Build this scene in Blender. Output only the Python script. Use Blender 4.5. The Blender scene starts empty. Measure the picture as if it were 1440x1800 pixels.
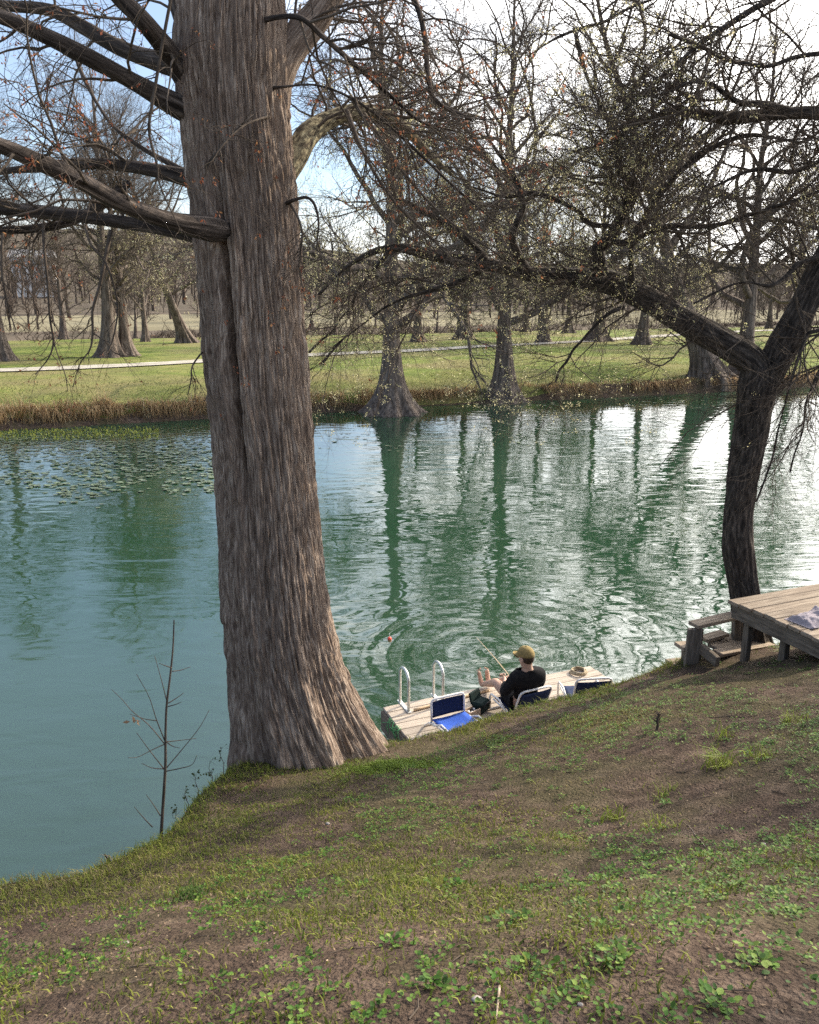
import bpy, math, random
import numpy as np
from mathutils import Vector

PI = math.pi
R_ = math.radians
random.seed(7)
SC = bpy.context.scene
COL = SC.collection

# ----------------------------------------------------------------- camera
PITCH, CAM_H, FPX = R_(14.7), 5.0, 1444.0
cam = bpy.data.cameras.new('camera')
cam.sensor_fit = 'HORIZONTAL'
cam.sensor_width = 36.0
cam.lens = 36.0 * FPX / 1440.0
cam.clip_start, cam.clip_end = 0.05, 6000
camo = bpy.data.objects.new('camera', cam)
camo.location = (0, 0, CAM_H)
camo.rotation_euler = (PI / 2 - PITCH, 0, 0)
COL.objects.link(camo)
SC.camera = camo

# ----------------------------------------------------------------- light
SUN_AZ, SUN_EL = R_(54), R_(31)            # azimuth to the right of +Y
SUND = Vector((math.sin(SUN_AZ) * math.cos(SUN_EL), math.cos(SUN_AZ) * math.cos(SUN_EL), math.sin(SUN_EL)))
sun = bpy.data.lights.new('sun', 'SUN')
sun.energy, sun.angle, sun.color = 5.0, R_(0.6), (1.0, 0.87, 0.68)
suno = bpy.data.objects.new('sun', sun)
suno.rotation_euler = (-SUND).to_track_quat('-Z', 'Y').to_euler()
suno.location = (30, 30, 40)
COL.objects.link(suno)

W = bpy.data.worlds.new('World')
SC.world = W
W.use_nodes = True
nt = W.node_tree
nt.nodes.clear()
N = nt.nodes.new
L = nt.links.new
out = N('ShaderNodeOutputWorld')
bg = N('ShaderNodeBackground')
bg.inputs['Strength'].default_value = 0.15
sky = N('ShaderNodeTexSky')
sky.sky_type = 'NISHITA'
sky.sun_disc = False
sky.sun_elevation = SUN_EL
sky.sun_rotation = SUN_AZ
sky.air_density, sky.dust_density, sky.ozone_density = 1.0, 0.5, 3.5
tc = N('ShaderNodeTexCoord')
dot = N('ShaderNodeVectorMath'); dot.operation = 'DOT_PRODUCT'
dot.inputs[1].default_value = SUND
nz = N('ShaderNodeTexNoise')
nz.inputs['Scale'].default_value = 3.2
nz.inputs['Detail'].default_value = 7
nz.inputs['Roughness'].default_value = 0.6
mp = N('ShaderNodeMapping'); mp.inputs['Scale'].default_value = (1, 1, 2.2)
L(tc.outputs['Generated'], mp.inputs['Vector'])
L(mp.outputs['Vector'], nz.inputs['Vector'])
L(tc.outputs['Generated'], dot.inputs[0])
ad = N('ShaderNodeMath'); ad.operation = 'MULTIPLY_ADD'
L(nz.outputs['Fac'], ad.inputs[0]); ad.inputs[1].default_value = 0.55
L(dot.outputs['Value'], ad.inputs[2])
mr = N('ShaderNodeMapRange'); mr.interpolation_type = 'SMOOTHSTEP'
mr.inputs['From Min'].default_value = 0.80
mr.inputs['From Max'].default_value = 1.06
L(ad.outputs[0], mr.inputs['Value'])
# low pale band of cloud over the hills
sepz = N('ShaderNodeSeparateXYZ'); L(tc.outputs['Generated'], sepz.inputs[0])
mb = N('ShaderNodeMapRange'); mb.interpolation_type = 'SMOOTHSTEP'
mb.inputs['From Min'].default_value = 0.15
mb.inputs['From Max'].default_value = 0.04
mb.inputs['To Max'].default_value = 0.7
L(sepz.outputs['Z'], mb.inputs['Value'])
mr.inputs['To Min'].default_value = 0.13
mx = N('ShaderNodeMath'); mx.operation = 'MAXIMUM'
L(mr.outputs[0], mx.inputs[0]); L(mb.outputs[0], mx.inputs[1])
# cloud brightness grows towards the sun
cb = N('ShaderNodeMapRange')
cb.inputs['From Min'].default_value = 0.45
cb.inputs['From Max'].default_value = 1.0
cb.inputs['To Min'].default_value = 9.0
cb.inputs['To Max'].default_value = 32.0
L(dot.outputs['Value'], cb.inputs['Value'])
cc = N('ShaderNodeVectorMath'); cc.operation = 'SCALE'
cc.inputs[0].default_value = (1.0, 0.975, 0.94)
L(cb.outputs[0], cc.inputs['Scale'])
mixc = N('ShaderNodeMix'); mixc.data_type = 'RGBA'
L(mx.outputs[0], mixc.inputs['Factor'])
L(sky.outputs[0], mixc.inputs['A']); L(cc.outputs[0], mixc.inputs['B'])
L(mixc.outputs['Result'], bg.inputs['Color'])
L(bg.outputs[0], out.inputs['Surface'])

SC.view_settings.view_transform = 'Standard'
SC.view_settings.look = 'None'
SC.view_settings.exposure = 0.5
SC.view_settings.gamma = 1.0
SC.view_settings.use_curve_mapping = False
SC.render.engine = 'CYCLES'
SC.cycles.max_bounces = 6
SC.cycles.diffuse_bounces = 3
SC.cycles.glossy_bounces = 3
SC.cycles.transparent_max_bounces = 4
SC.cycles.use_denoising = False

# ================================================================= helpers
SP, CP = math.sin(PITCH), math.cos(PITCH)


def ray(u, v):
    cx, cy = (u - 720) / FPX, (900 - v) / FPX
    return np.array([cx, CP + cy * SP, -SP + cy * CP])


def at_y(u, v, Y):
    d = ray(u, v)
    return np.array([0, 0, CAM_H]) + d * (Y / d[1])


def at_z(u, v, z):
    d = ray(u, v)
    return np.array([0, 0, CAM_H]) + d * ((z - CAM_H) / d[2])


def px(u, v, Y):                       # metres per photo pixel at that place
    return (Y / ray(u, v)[1]) / FPX


def link(o, parent=None):
    COL.objects.link(o)
    if parent is not None:
        o.parent = parent
    return o


def tag(o, label=None, cat=None, group=None, kind=None):
    if label: o['label'] = label
    if cat: o['category'] = cat
    if group: o['group'] = group
    if kind: o['kind'] = kind
    return o


def empty(name, loc, rz=0.0, label=None, cat=None, group=None):
    o = bpy.data.objects.new(name, None)
    o.empty_display_size = 0.1
    o.location = loc
    o.rotation_euler = (0, 0, rz)
    link(o)
    return tag(o, label, cat, group)


def mesh_np(name, V, faces, mat=None, smooth=True, tint=None):
    """faces: list of int arrays (F,3) or (F,4)."""
    me = bpy.data.meshes.new(name)
    V = np.asarray(V, dtype=np.float32).reshape(-1, 3)
    faces = [np.asarray(f, dtype=np.int32) for f in faces if len(f)]
    me.vertices.add(len(V)); me.vertices.foreach_set('co', V.ravel())
    idx = np.concatenate([f.ravel() for f in faces])
    tot = np.concatenate([np.full(len(f), f.shape[1], dtype=np.int32) for f in faces])
    start = np.concatenate([[0], np.cumsum(tot)[:-1]]).astype(np.int32)
    me.loops.add(len(idx)); me.loops.foreach_set('vertex_index', idx)
    me.polygons.add(len(tot)); me.polygons.foreach_set('loop_start', start)
    me.polygons.foreach_set('loop_total', tot)
    me.polygons.foreach_set('use_smooth', np.full(len(tot), smooth, dtype=bool))
    if tint is not None:
        at = me.attributes.new('tint', 'FLOAT_COLOR', 'POINT')
        c = np.ones((len(V), 4), dtype=np.float32); c[:, :3] = np.asarray(tint).reshape(-1, 3)
        at.data.foreach_set('color', c.ravel())
    me.update(calc_edges=True)
    if mat: me.materials.append(mat)
    return me


def obj(name, me, parent=None, kind=None):
    o = bpy.data.objects.new(name, me)
    link(o, parent)
    if kind: o['kind'] = kind
    return o


def nrm(a):
    return a / np.maximum(np.linalg.norm(a, axis=-1, keepdims=True), 1e-9)


# ---- numpy value noise
def _h(ix, iy, iz, s):
    n = (ix.astype(np.int64) * 374761393 + iy.astype(np.int64) * 668265263 + iz.astype(np.int64) * 2147483647 + s * 1274126177) & 0xFFFFFFFF
    n = ((n ^ (n >> 13)) * 1274126177) & 0xFFFFFFFF
    n = ((n ^ (n >> 16)) * 2246822519) & 0xFFFFFFFF
    return ((n ^ (n >> 15)) & 0xFFFFFF) / float(0xFFFFFF) * 2 - 1


def vn3(x, y, z, s=0):
    x, y, z = np.broadcast_arrays(np.asarray(x, float), np.asarray(y, float), np.asarray(z, float))
    ix, iy, iz = np.floor(x), np.floor(y), np.floor(z)
    fx, fy, fz = x - ix, y - iy, z - iz
    fx, fy, fz = [f * f * (3 - 2 * f) for f in (fx, fy, fz)]
    r = 0
    for dx in (0, 1):
        for dy in (0, 1):
            for dz in (0, 1):
                w = (fx if dx else 1 - fx) * (fy if dy else 1 - fy) * (fz if dz else 1 - fz)
                r = r + w * _h(ix + dx, iy + dy, iz + dz, s)
    return r


def vn2(x, y, s=0):
    return vn3(x, y, np.zeros_like(np.asarray(x, float)) + 0.5, s)


def fbm2(x, y, s=0, o=4):
    r, a, f = 0, 1.0, 1.0
    for k in range(o):
        r = r + a * vn2(x * f, y * f, s + k); a *= 0.5; f *= 2.03
    return r


def sstep(a, b, x):
    t = np.clip((x - a) / (b - a), 0, 1)
    return t * t * (3 - 2 * t)


# ---- tubes
def catmull(P, n):
    P = np.asarray(P, float)
    Q = np.vstack([2 * P[0] - P[1], P, 2 * P[-1] - P[-2]])
    m = len(P) - 1
    ts = np.linspace(0, m, n)
    o = []
    for t in ts:
        i = min(int(t), m - 1); f = t - i
        a, b, c, d = Q[i], Q[i + 1], Q[i + 2], Q[i + 3]
        o.append(0.5 * (2 * b + (c - a) * f + (2 * a - 5 * b + 4 * c - d) * f * f + (3 * b - a - 3 * c + d) * f ** 3))
    return np.array(o)


def tubes(P, R, k, caps=False):
    """many tubes at once: P (B,n,3), R (B,n) -> V, quads"""
    B, n, _ = P.shape
    T = np.empty_like(P)
    T[:, 1:-1] = P[:, 2:] - P[:, :-2]; T[:, 0] = P[:, 1] - P[:, 0]; T[:, -1] = P[:, -1] - P[:, -2]
    T = nrm(T)
    mean = nrm(P[:, -1] - P[:, 0])
    ax = np.eye(3)[np.argmin(np.abs(mean), axis=1)]
    U = nrm(np.cross(T, ax[:, None, :]))
    Wv = np.cross(T, U)
    a = np.linspace(0, 2 * PI, k, endpoint=False)
    V = P[:, :, None, :] + R[:, :, None, None] * (np.cos(a)[None, None, :, None] * U[:, :, None, :] + np.sin(a)[None, None, :, None] * Wv[:, :, None, :])
    b = (np.arange(B) * n * k)[:, None, None]
    i = (np.arange(n - 1) * k)[None, :, None]
    j = np.arange(k)[None, None, :]
    j2 = (j + 1) % k
    q = np.stack([b + i + j, b + i + j2, b + i + k + j2, b + i + k + j], -1).reshape(-1, 4)
    return V.reshape(-1, 3), q


def tube1(P, R, k=10, cap=True, rough=0.0, rfreq=6.0, seed=0, ell=None):
    """one tube with parallel transport; rough = bark relief in metres"""
    P = np.asarray(P, float); n = len(P)
    R = np.broadcast_to(np.asarray(R, float), (n,))
    T = np.gradient(P, axis=0); T = nrm(T)
    u = np.cross(T[0], [0.13, 0.31, 0.94]); u /= np.linalg.norm(u)
    Us = []
    for i in range(n):
        u = u - T[i] * u.dot(T[i]); u = u / np.linalg.norm(u); Us.append(u)
    U = np.array(Us); Wv = np.cross(T, U)
    a = np.linspace(0, 2 * PI, k, endpoint=False)
    D = np.cos(a)[None, :, None] * U[:, None] + np.sin(a)[None, :, None] * Wv[:, None]
    rr = np.repeat(R[:, None], k, 1)
    if rough:
        s = np.concatenate([[0], np.cumsum(np.linalg.norm(np.diff(P, axis=0), axis=1))])[:, None]
        c = rr * np.cos(a)[None] * 22; d = rr * np.sin(a)[None] * 22
        rr = rr + rough * (1 - 2.2 * np.abs(vn3(c, d, s * rfreq * 0.5, seed))) * np.minimum(1, rr * 20) + rough * 1.6 * vn3(c * .2, d * .2, s * 2, seed + 5)
    V = P[:, None] + rr[..., None] * D
    V = V.reshape(-1, 3)
    i = (np.arange(n - 1) * k)[:, None]; j = np.arange(k)[None]; j2 = (j + 1) % k
    q = np.stack([i + j, i + j2, i + k + j2, i + k + j], -1).reshape(-1, 4)
    F = [q]
    if cap:
        V = np.vstack([V, P[0], P[-1]])
        jj = np.arange(k); nv = n * k
        F.append(np.stack([(jj + 1) % k, jj, np.full(k, nv)], -1))
        F.append(np.stack([(n - 1) * k + jj, (n - 1) * k + (jj + 1) % k, np.full(k, nv + 1)], -1))
    return V, F


class MB:
    """collects shapes into one mesh"""
    def __init__(s): s.V, s.F, s.n = [], [], 0

    def add(s, V, F):
        V = np.asarray(V, float)
        s.V.append(V)
        for f in F: s.F.append(np.asarray(f) + s.n)
        s.n += len(V); return s

    def box(s, c, size, M=None, bev=0.0, jit=0.0, rng=None):
        x, y, z = [d / 2 for d in size]
        b = min(bev, x * .9, y * .9, z * .9)
        if b <= 0:
            V = np.array([[i, j, k] for i in (-x, x) for j in (-y, y) for k in (-z, z)])
            F = [np.array([[0, 1, 3, 2], [4, 6, 7, 5], [0, 4, 5, 1], [2, 3, 7, 6], [0, 2, 6, 4], [1, 5, 7, 3]])]
        else:                       # chamfered box from its hull
            V, lookup = [], {}
            for i in (-1, 1):
                for j in (-1, 1):
                    for k in (-1, 1):
                        lookup[(i, j, k)] = len(V)
                        V += [[i * x, j * (y - b), k * (z - b)], [i * (x - b), j * y, k * (z - b)], [i * (x - b), j * (y - b), k * z]]
            q, t = [], []
            c3 = [(-1, -1), (1, -1), (1, 1), (-1, 1)]
            for ax in range(3):
                for sg in (-1, 1):
                    f = []
                    for p, r in c3:
                        key = [0, 0, 0]; key[ax] = sg; key[(ax + 1) % 3] = p; key[(ax + 2) % 3] = r
                        f.append(lookup[tuple(key)] + ax)
                    q.append(f if sg > 0 else f[::-1])
            for ax in range(3):     # edges along ax
                a1, a2 = (ax + 1) % 3, (ax + 2) % 3
                for p in (-1, 1):
                    for r in (-1, 1):
                        k0 = [0, 0, 0]; k0[ax] = -1; k0[a1] = p; k0[a2] = r
                        k1 = list(k0); k1[ax] = 1
                        A, B_ = lookup[tuple(k0)], lookup[tuple(k1)]
                        f = [A + a1, B_ + a1, B_ + a2, A + a2]
                        q.append(f if p * r < 0 else f[::-1])
            for key, A in lookup.items():
                f = [A, A + 1, A + 2]
                t.append(f if key[0] * key[1] * key[2] > 0 else f[::-1])
            V = np.array(V); F = [np.array(q), np.array(t)]
        if jit and rng is not None: V = V + rng.normal(size=V.shape) * jit
        if M is not None: V = V @ np.asarray(M).T
        return s.add(V + np.asarray(c, float), F)

    def tube(s, P, R, k=8, **kw):
        V, F = tube1(P, R, k, **kw); return s.add(V, F)

    def lathe(s, prof, k=16, c=(0, 0, 0), M=None):
        a = np.linspace(0, 2 * PI, k, endpoint=False)
        V = np.array([[r * math.cos(t), r * math.sin(t), z] for r, z in prof for t in a])
        n = len(prof)
        i = (np.arange(n - 1) * k)[:, None]; j = np.arange(k)[None]; j2 = (j + 1) % k
        q = np.stack([i + j, i + j2, i + k + j2, i + k + j], -1).reshape(-1, 4)
        if M is not None: V = V @ np.asarray(M).T
        return s.add(V + np.asarray(c, float), [q])

    def mesh(s, name, mat, smooth=False):
        return mesh_np(name, np.vstack(s.V), s.F, mat, smooth)

    def obj(s, name, mat, parent=None, smooth=False, kind=None):
        return obj(name, s.mesh(name, mat, smooth), parent, kind)


def rotz(a):
    c, s = math.cos(a), math.sin(a)
    return np.array([[c, -s, 0], [s, c, 0], [0, 0, 1.0]])


def rotx(a):
    c, s = math.cos(a), math.sin(a)
    return np.array([[1.0, 0, 0], [0, c, -s], [0, s, c]])


def roty(a):
    c, s = math.cos(a), math.sin(a)
    return np.array([[c, 0, s], [0, 1.0, 0], [-s, 0, c]])


# ================================================================= materials
def newmat(name):
    m = bpy.data.materials.new(name); m.use_nodes = True
    t = m.node_tree; b = t.nodes['Principled BSDF']
    return m, t, b


def M_(name, cols, scale=(5, 5, 5), detail=6, rough=0.8, bump=0.0, bscale=None, bdist=0.01, spec=0.3, distort=0.0, rand=0.0, metallic=0.0, nrough=0.6, lo=0.3, hi=0.7, big=None, along=False):
    """noise-mixed principled; cols = list of rgb spread over the noise; big = (rgb, scale, amount)"""
    m, t, b = newmat(name)
    n, l = t.nodes.new, t.links.new
    tc = n('ShaderNodeTexCoord'); mp = n('ShaderNodeMapping'); mp.inputs['Scale'].default_value = scale
    src = tc.outputs['Object']
    if along:                               # bark runs along the limb
        at = n('ShaderNodeAttribute'); at.attribute_name = 'along'; src = at.outputs['Vector']
    l(src, mp.inputs['Vector'])
    vec = mp.outputs['Vector']
    if rand:
        oi = n('ShaderNodeObjectInfo')
        ml = n('ShaderNodeMath'); ml.operation = 'MULTIPLY'; ml.inputs[1].default_value = 37.0
        l(oi.outputs['Random'], ml.inputs[0])
        av = n('ShaderNodeVectorMath'); av.operation = 'ADD'
        l(vec, av.inputs[0]); l(ml.outputs[0], av.inputs[1]); vec = av.outputs[0]
    nz = n('ShaderNodeTexNoise'); nz.inputs['Scale'].default_value = 1.0
    nz.inputs['Detail'].default_value = detail; nz.inputs['Roughness'].default_value = nrough
    nz.inputs['Distortion'].default_value = distort
    l(vec, nz.inputs['Vector'])
    cr = n('ShaderNodeValToRGB'); e = cr.color_ramp.elements
    for i, c in enumerate(cols):
        p = lo + (hi - lo) * i / max(1, len(cols) - 1)
        el = e[i] if i < 2 else e.new(p)
        el.position = p; el.color = (*c, 1)
    l(nz.outputs['Fac'], cr.inputs['Fac'])
    col = cr.outputs['Color']
    if big:
        n2 = n('ShaderNodeTexNoise'); n2.inputs['Scale'].default_value = big[1]; n2.inputs['Detail'].default_value = 4
        l(tc.outputs['Object'], n2.inputs['Vector'])
        r2 = n('ShaderNodeMapRange'); r2.inputs['From Min'].default_value = 0.42; r2.inputs['From Max'].default_value = 0.62; r2.inputs['To Max'].default_value = big[2]
        l(n2.outputs['Fac'], r2.inputs['Value'])
        mx = n('ShaderNodeMix'); mx.data_type = 'RGBA'
        l(r2.outputs[0], mx.inputs['Factor']); l(col, mx.inputs['A']); mx.inputs['B'].default_value = (*big[0], 1)
        col = mx.outputs['Result']
    if rand:
        hs = n('ShaderNodeHueSaturation')
        r3 = n('ShaderNodeMapRange'); r3.inputs['To Min'].default_value = 1 - rand; r3.inputs['To Max'].default_value = 1 + rand
        l(oi.outputs['Random'], r3.inputs['Value']); l(r3.outputs[0], hs.inputs['Value'])
        l(col, hs.inputs['Color']); col = hs.outputs['Color']
    l(col, b.inputs['Base Color'])
    b.inputs['Roughness'].default_value = rough
    b.inputs['Specular IOR Level'].default_value = spec
    b.inputs['Metallic'].default_value = metallic
    if bump:
        bp = n('ShaderNodeBump'); bp.inputs['Strength'].default_value = bump; bp.inputs['Distance'].default_value = bdist
        if bscale:
            m2 = n('ShaderNodeMapping'); m2.inputs['Scale'].default_value = bscale
            l(src, m2.inputs['Vector'])
            n3 = n('ShaderNodeTexNoise'); n3.inputs['Scale'].default_value = 1; n3.inputs['Detail'].default_value = 5
            l(m2.outputs['Vector'], n3.inputs['Vector']); l(n3.outputs['Fac'], bp.inputs['Height'])
        else:
            l(nz.outputs['Fac'], bp.inputs['Height'])
        l(bp.outputs['Normal'], b.inputs['Normal'])
    return m


def M_tint(name, rough=0.7, spec=0.25, transl=0.0):
    """colour from the mesh's own per-leaf tint; some light passes through"""
    m, t, b = newmat(name)
    n, l = t.nodes.new, t.links.new
    a = n('ShaderNodeAttribute'); a.attribute_name = 'tint'
    l(a.outputs['Color'], b.inputs['Base Color'])
    b.inputs['Roughness'].default_value = rough; b.inputs['Specular IOR Level'].default_value = spec
    if transl:
        tr = n('ShaderNodeBsdfTranslucent'); l(a.outputs['Color'], tr.inputs['Color'])
        mx = n('ShaderNodeMixShader'); mx.inputs[0].default_value = transl
        l(b.outputs[0], mx.inputs[1]); l(tr.outputs[0], mx.inputs[2])
        l(mx.outputs[0], t.nodes['Material Output'].inputs['Surface'])
    return m


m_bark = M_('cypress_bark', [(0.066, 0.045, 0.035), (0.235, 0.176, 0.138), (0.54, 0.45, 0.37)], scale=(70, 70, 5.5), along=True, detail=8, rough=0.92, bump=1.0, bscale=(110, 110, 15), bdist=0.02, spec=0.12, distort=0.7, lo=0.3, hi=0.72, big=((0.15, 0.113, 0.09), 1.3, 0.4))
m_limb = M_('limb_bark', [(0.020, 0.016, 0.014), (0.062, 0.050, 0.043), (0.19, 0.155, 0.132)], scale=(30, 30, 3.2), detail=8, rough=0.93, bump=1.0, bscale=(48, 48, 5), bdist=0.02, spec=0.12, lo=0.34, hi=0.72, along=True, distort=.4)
m_lichen = M_('lichen_bark', [(0.06, 0.048, 0.035), (0.2, 0.17, 0.11), (0.42, 0.37, 0.24)], along=True, scale=(34, 34, 16), detail=6, rough=0.95, bump=0.6, bdist=0.01, spec=0.1, lo=0.4, hi=0.66)
m_dark = M_('dark_bark', [(0.016, 0.014, 0.013), (0.055, 0.046, 0.04), (0.16, 0.132, 0.112)], scale=(42, 42, 8), along=True, detail=7, rough=0.93, bump=1.0, bscale=(55, 55, 10), bdist=0.018, spec=0.12, lo=0.34, hi=0.72)
m_twig = M_('twig_bark', [(0.05, 0.04, 0.033), (0.135, 0.108, 0.086)], scale=(6, 6, 6), detail=3, rough=0.9, spec=0.1)
m_farbark = M_('far_bark', [(0.045, 0.036, 0.03), (0.125, 0.10, 0.084), (0.235, 0.195, 0.165)], scale=(9, 9, 0.9), detail=7, rough=0.93, bump=0.8, bscale=(18, 18, 1.5), bdist=0.05, spec=0.1, lo=0.33, hi=0.68)
m_fartwig = M_('far_twig', [(0.07, 0.058, 0.05), (0.14, 0.115, 0.098)], scale=(1, 1, 1), detail=3, rough=0.9, spec=0.1)
m_woodtwig = M_('wood_twig', [(0.065, 0.05, 0.042), (0.14, 0.11, 0.09)], scale=(.2, .2, .2), detail=3, rough=0.9, spec=0.05)
m_leaf = M_tint('leaf', 0.6, 0.25, 0.6)
m_grass = M_tint('grass_blade', 0.6, 0.2, 0.35)
m_dry = M_tint('dry_grass', 0.8, 0.1, 0.35)
m_litter = M_tint('litter', 0.9, 0.1)
m_soil = M_('bank_soil', [(0.030, 0.021, 0.017), (0.088, 0.062, 0.047), (0.19, 0.14, 0.107)], scale=(7, 7, 7), detail=10, rough=0.97, bump=1.0, bscale=(60, 60, 60), bdist=0.03, spec=0.1, lo=0.3, hi=0.72, big=((0.085, 0.085, 0.035), 1.5, 0.42), nrough=0.78)
m_lawn = M_('lawn_turf', [(0.06, 0.085, 0.022), (0.125, 0.16, 0.036), (0.24, 0.235, 0.08)], scale=(0.6, 0.6, 0.6), detail=10, rough=0.95, bump=0.9, bscale=(9, 9, 9), bdist=0.08, spec=0.08, lo=0.34, hi=0.68, big=((0.19, 0.155, 0.08), 0.16, 0.7), nrough=0.75)
m_path = M_('gravel_path', [(0.26, 0.24, 0.2), (0.44, 0.41, 0.36)], scale=(.9, .9, .9), detail=6, rough=0.95, spec=0.1)
m_field = M_('pale_field', [(0.13, 0.115, 0.075), (0.26, 0.235, 0.16)], scale=(.05, .05, .05), detail=8, rough=1, spec=0.05)
m_hill = M_('wooded_hill', [(0.05, 0.05, 0.034), (0.10, 0.083, 0.066), (0.155, 0.128, 0.104)], scale=(0.3, 0.3, 0.3), detail=10, rough=1, spec=0.03, bump=1.0, bscale=(.12, .12, .12), bdist=1.5, nrough=0.75)
m_deck = M_('dock_plank', [(0.23, 0.19, 0.155), (0.36, 0.31, 0.26), (0.46, 0.405, 0.345)], scale=(3, 60, 60), detail=6, rough=0.85, bump=0.3, bdist=0.004, spec=0.2, rand=0.16)
m_old = M_('weathered_plank', [(0.16, 0.125, 0.095), (0.27, 0.215, 0.165), (0.38, 0.32, 0.25)], scale=(3, 55, 55), detail=7, rough=0.9, bump=0.4, bdist=0.005, spec=0.15, rand=0.18)
m_oldgrey = M_('grey_timber', [(0.07, 0.06, 0.05), (0.15, 0.125, 0.10), (0.24, 0.2, 0.165)], scale=(5, 50, 50), detail=7, rough=0.92, bump=0.4, bdist=0.005, spec=0.12, rand=0.15)
m_greyy = M_('grey_timber_cross', [(0.07, 0.06, 0.05), (0.15, 0.125, 0.10), (0.24, 0.2, 0.165)], scale=(50, 5, 50), detail=7, rough=0.92, bump=0.4, bdist=0.005, spec=0.12, rand=0.15)
m_greyz = M_('grey_timber_upright', [(0.07, 0.06, 0.05), (0.15, 0.125, 0.10), (0.24, 0.2, 0.165)], scale=(50, 50, 5), detail=7, rough=0.92, bump=0.4, bdist=0.005, spec=0.12, rand=0.15)
m_alu = M_('aluminium_tube', [(0.55, 0.55, 0.52), (0.7, 0.7, 0.67)], scale=(30, 30, 30), rough=0.38, metallic=0.75, spec=0.5)
m_white = M_('white_paint_tube', [(0.68, 0.67, 0.66), (0.8, 0.79, 0.78)], scale=(12, 12, 12), rough=0.4, spec=0.5)
m_navy = M_('navy_canvas', [(0.012, 0.020, 0.055), (0.022, 0.035, 0.09)], scale=(60, 60, 60), rough=0.85, bump=0.2, bdist=0.002, spec=0.2)
m_sunlit_seat = M_('sunlit_canvas', [(0.02, 0.07, 0.36), (0.03, 0.1, 0.48)], scale=(30, 30, 30), rough=0.8, spec=0.25, bump=0.15, bdist=0.002)  # navy chair canvas as seen in full sun, the sunlight put into the colour
m_pole = M_('pole_wood', [(0.5, 0.36, 0.22), (0.62, 0.47, 0.31)], scale=(6, 60, 60), rough=0.6, spec=0.3)
m_bag = M_('bag_nylon', [(0.005, 0.010, 0.011), (0.008, 0.024, 0.023)], scale=(40, 40, 40), rough=0.8, spec=0.15, bump=0.2, bdist=0.003)
m_tub = M_('tan_tub', [(0.42, 0.31, 0.23), (0.5, 0.38, 0.29)], scale=(20, 20, 20), rough=0.7)
m_black = M_('black_plastic', [(0.012, 0.012, 0.014), (0.025, 0.025, 0.028)], scale=(20, 20, 20), rough=0.5)
m_shirt = M_('black_sweatshirt', [(0.011, 0.011, 0.013), (0.022, 0.021, 0.022)], scale=(30, 30, 30), rough=0.95, bump=0.3, bdist=0.006, spec=0.1)
m_skin = M_('skin', [(0.42, 0.265, 0.2), (0.5, 0.33, 0.25)], scale=(14, 14, 14), rough=0.55, spec=0.35)
m_hair = M_('dark_hair', [(0.025, 0.015, 0.01), (0.05, 0.03, 0.02)], scale=(90, 90, 20), rough=0.6)
m_cap = M_('tan_cap', [(0.21, 0.155, 0.06), (0.28, 0.21, 0.09)], scale=(40, 40, 40), rough=0.9, bump=0.2, bdist=0.002)
m_rope = M_('rope_fibre', [(0.25, 0.2, 0.13), (0.4, 0.33, 0.23)], scale=(80, 80, 80), rough=0.95)
m_net = M_('green_netting', [(0.05, 0.22, 0.08), (0.12, 0.4, 0.16)], scale=(60, 60, 60), rough=0.7)
m_towel = M_('grey_towel', [(0.26, 0.23, 0.255), (0.36, 0.325, 0.35)], scale=(60, 60, 60), rough=0.97, bump=0.4, bdist=0.004, spec=0.05)
m_red = M_('red_float', [(0.7, 0.08, 0.05), (0.78, 0.1, 0.06)], rough=0.4)
m_lime = M_('lime_reel', [(0.25, 0.5, 0.06), (0.32, 0.6, 0.1)], rough=0.4)
m_stone = M_('stone', [(0.25, 0.22, 0.2), (0.42, 0.38, 0.35)], scale=(25, 25, 25), rough=0.9, bump=0.3, bdist=0.004)
m_pad = M_('lily_pad', [(0.07, 0.10, 0.05), (0.14, 0.17, 0.095)], scale=(6, 6, 6), rough=0.3, spec=0.6, rand=0.3)
m_wallw = M_('pale_render', [(0.62, 0.61, 0.6), (0.7, 0.69, 0.68)], scale=(.5, .5, .5), rough=0.9)
m_roof = M_('grey_roof', [(0.2, 0.2, 0.21), (0.28, 0.28, 0.29)], scale=(1, 1, 1), rough=0.8)
m_glass = M_('window_glass', [(0.03, 0.04, 0.05), (0.05, 0.06, 0.07)], rough=0.1, spec=0.6)
m_brush = M_('brush_twig', [(0.045, 0.034, 0.028), (0.11, 0.085, 0.068)], scale=(.7, .7, .7), rough=0.95, spec=0.05)

# water: murky green body, glossy top, rippled
m_water, t, b = newmat('river_water')
n, l = t.nodes.new, t.links.new
tc = n('ShaderNodeTexCoord')
nb = n('ShaderNodeTexNoise'); nb.inputs['Scale'].default_value = 0.12; nb.inputs['Detail'].default_value = 3
l(tc.outputs['Object'], nb.inputs['Vector'])
cr = n('ShaderNodeValToRGB')
cr.color_ramp.elements[0].position = 0.35; cr.color_ramp.elements[0].color = (0.010, 0.040, 0.018, 1)
cr.color_ramp.elements[1].position = 0.65; cr.color_ramp.elements[1].color = (0.022, 0.052, 0.030, 1)
l(nb.outputs['Fac'], cr.inputs['Fac'])
dn_ = n('ShaderNodeVectorMath'); dn_.operation = 'DISTANCE'; dn_.inputs[1].default_value = (-4.5, 4.5, 0)
l(tc.outputs['Object'], dn_.inputs[0])
sh_ = n('ShaderNodeMapRange'); sh_.interpolation_type = 'SMOOTHSTEP'; sh_.inputs['From Min'].default_value = 8.5; sh_.inputs['From Max'].default_value = 2.0; sh_.inputs['To Max'].default_value = .7
nw_ = n('ShaderNodeMath'); nw_.operation = 'MULTIPLY_ADD'; nw_.inputs[1].default_value = 7.0
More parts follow.
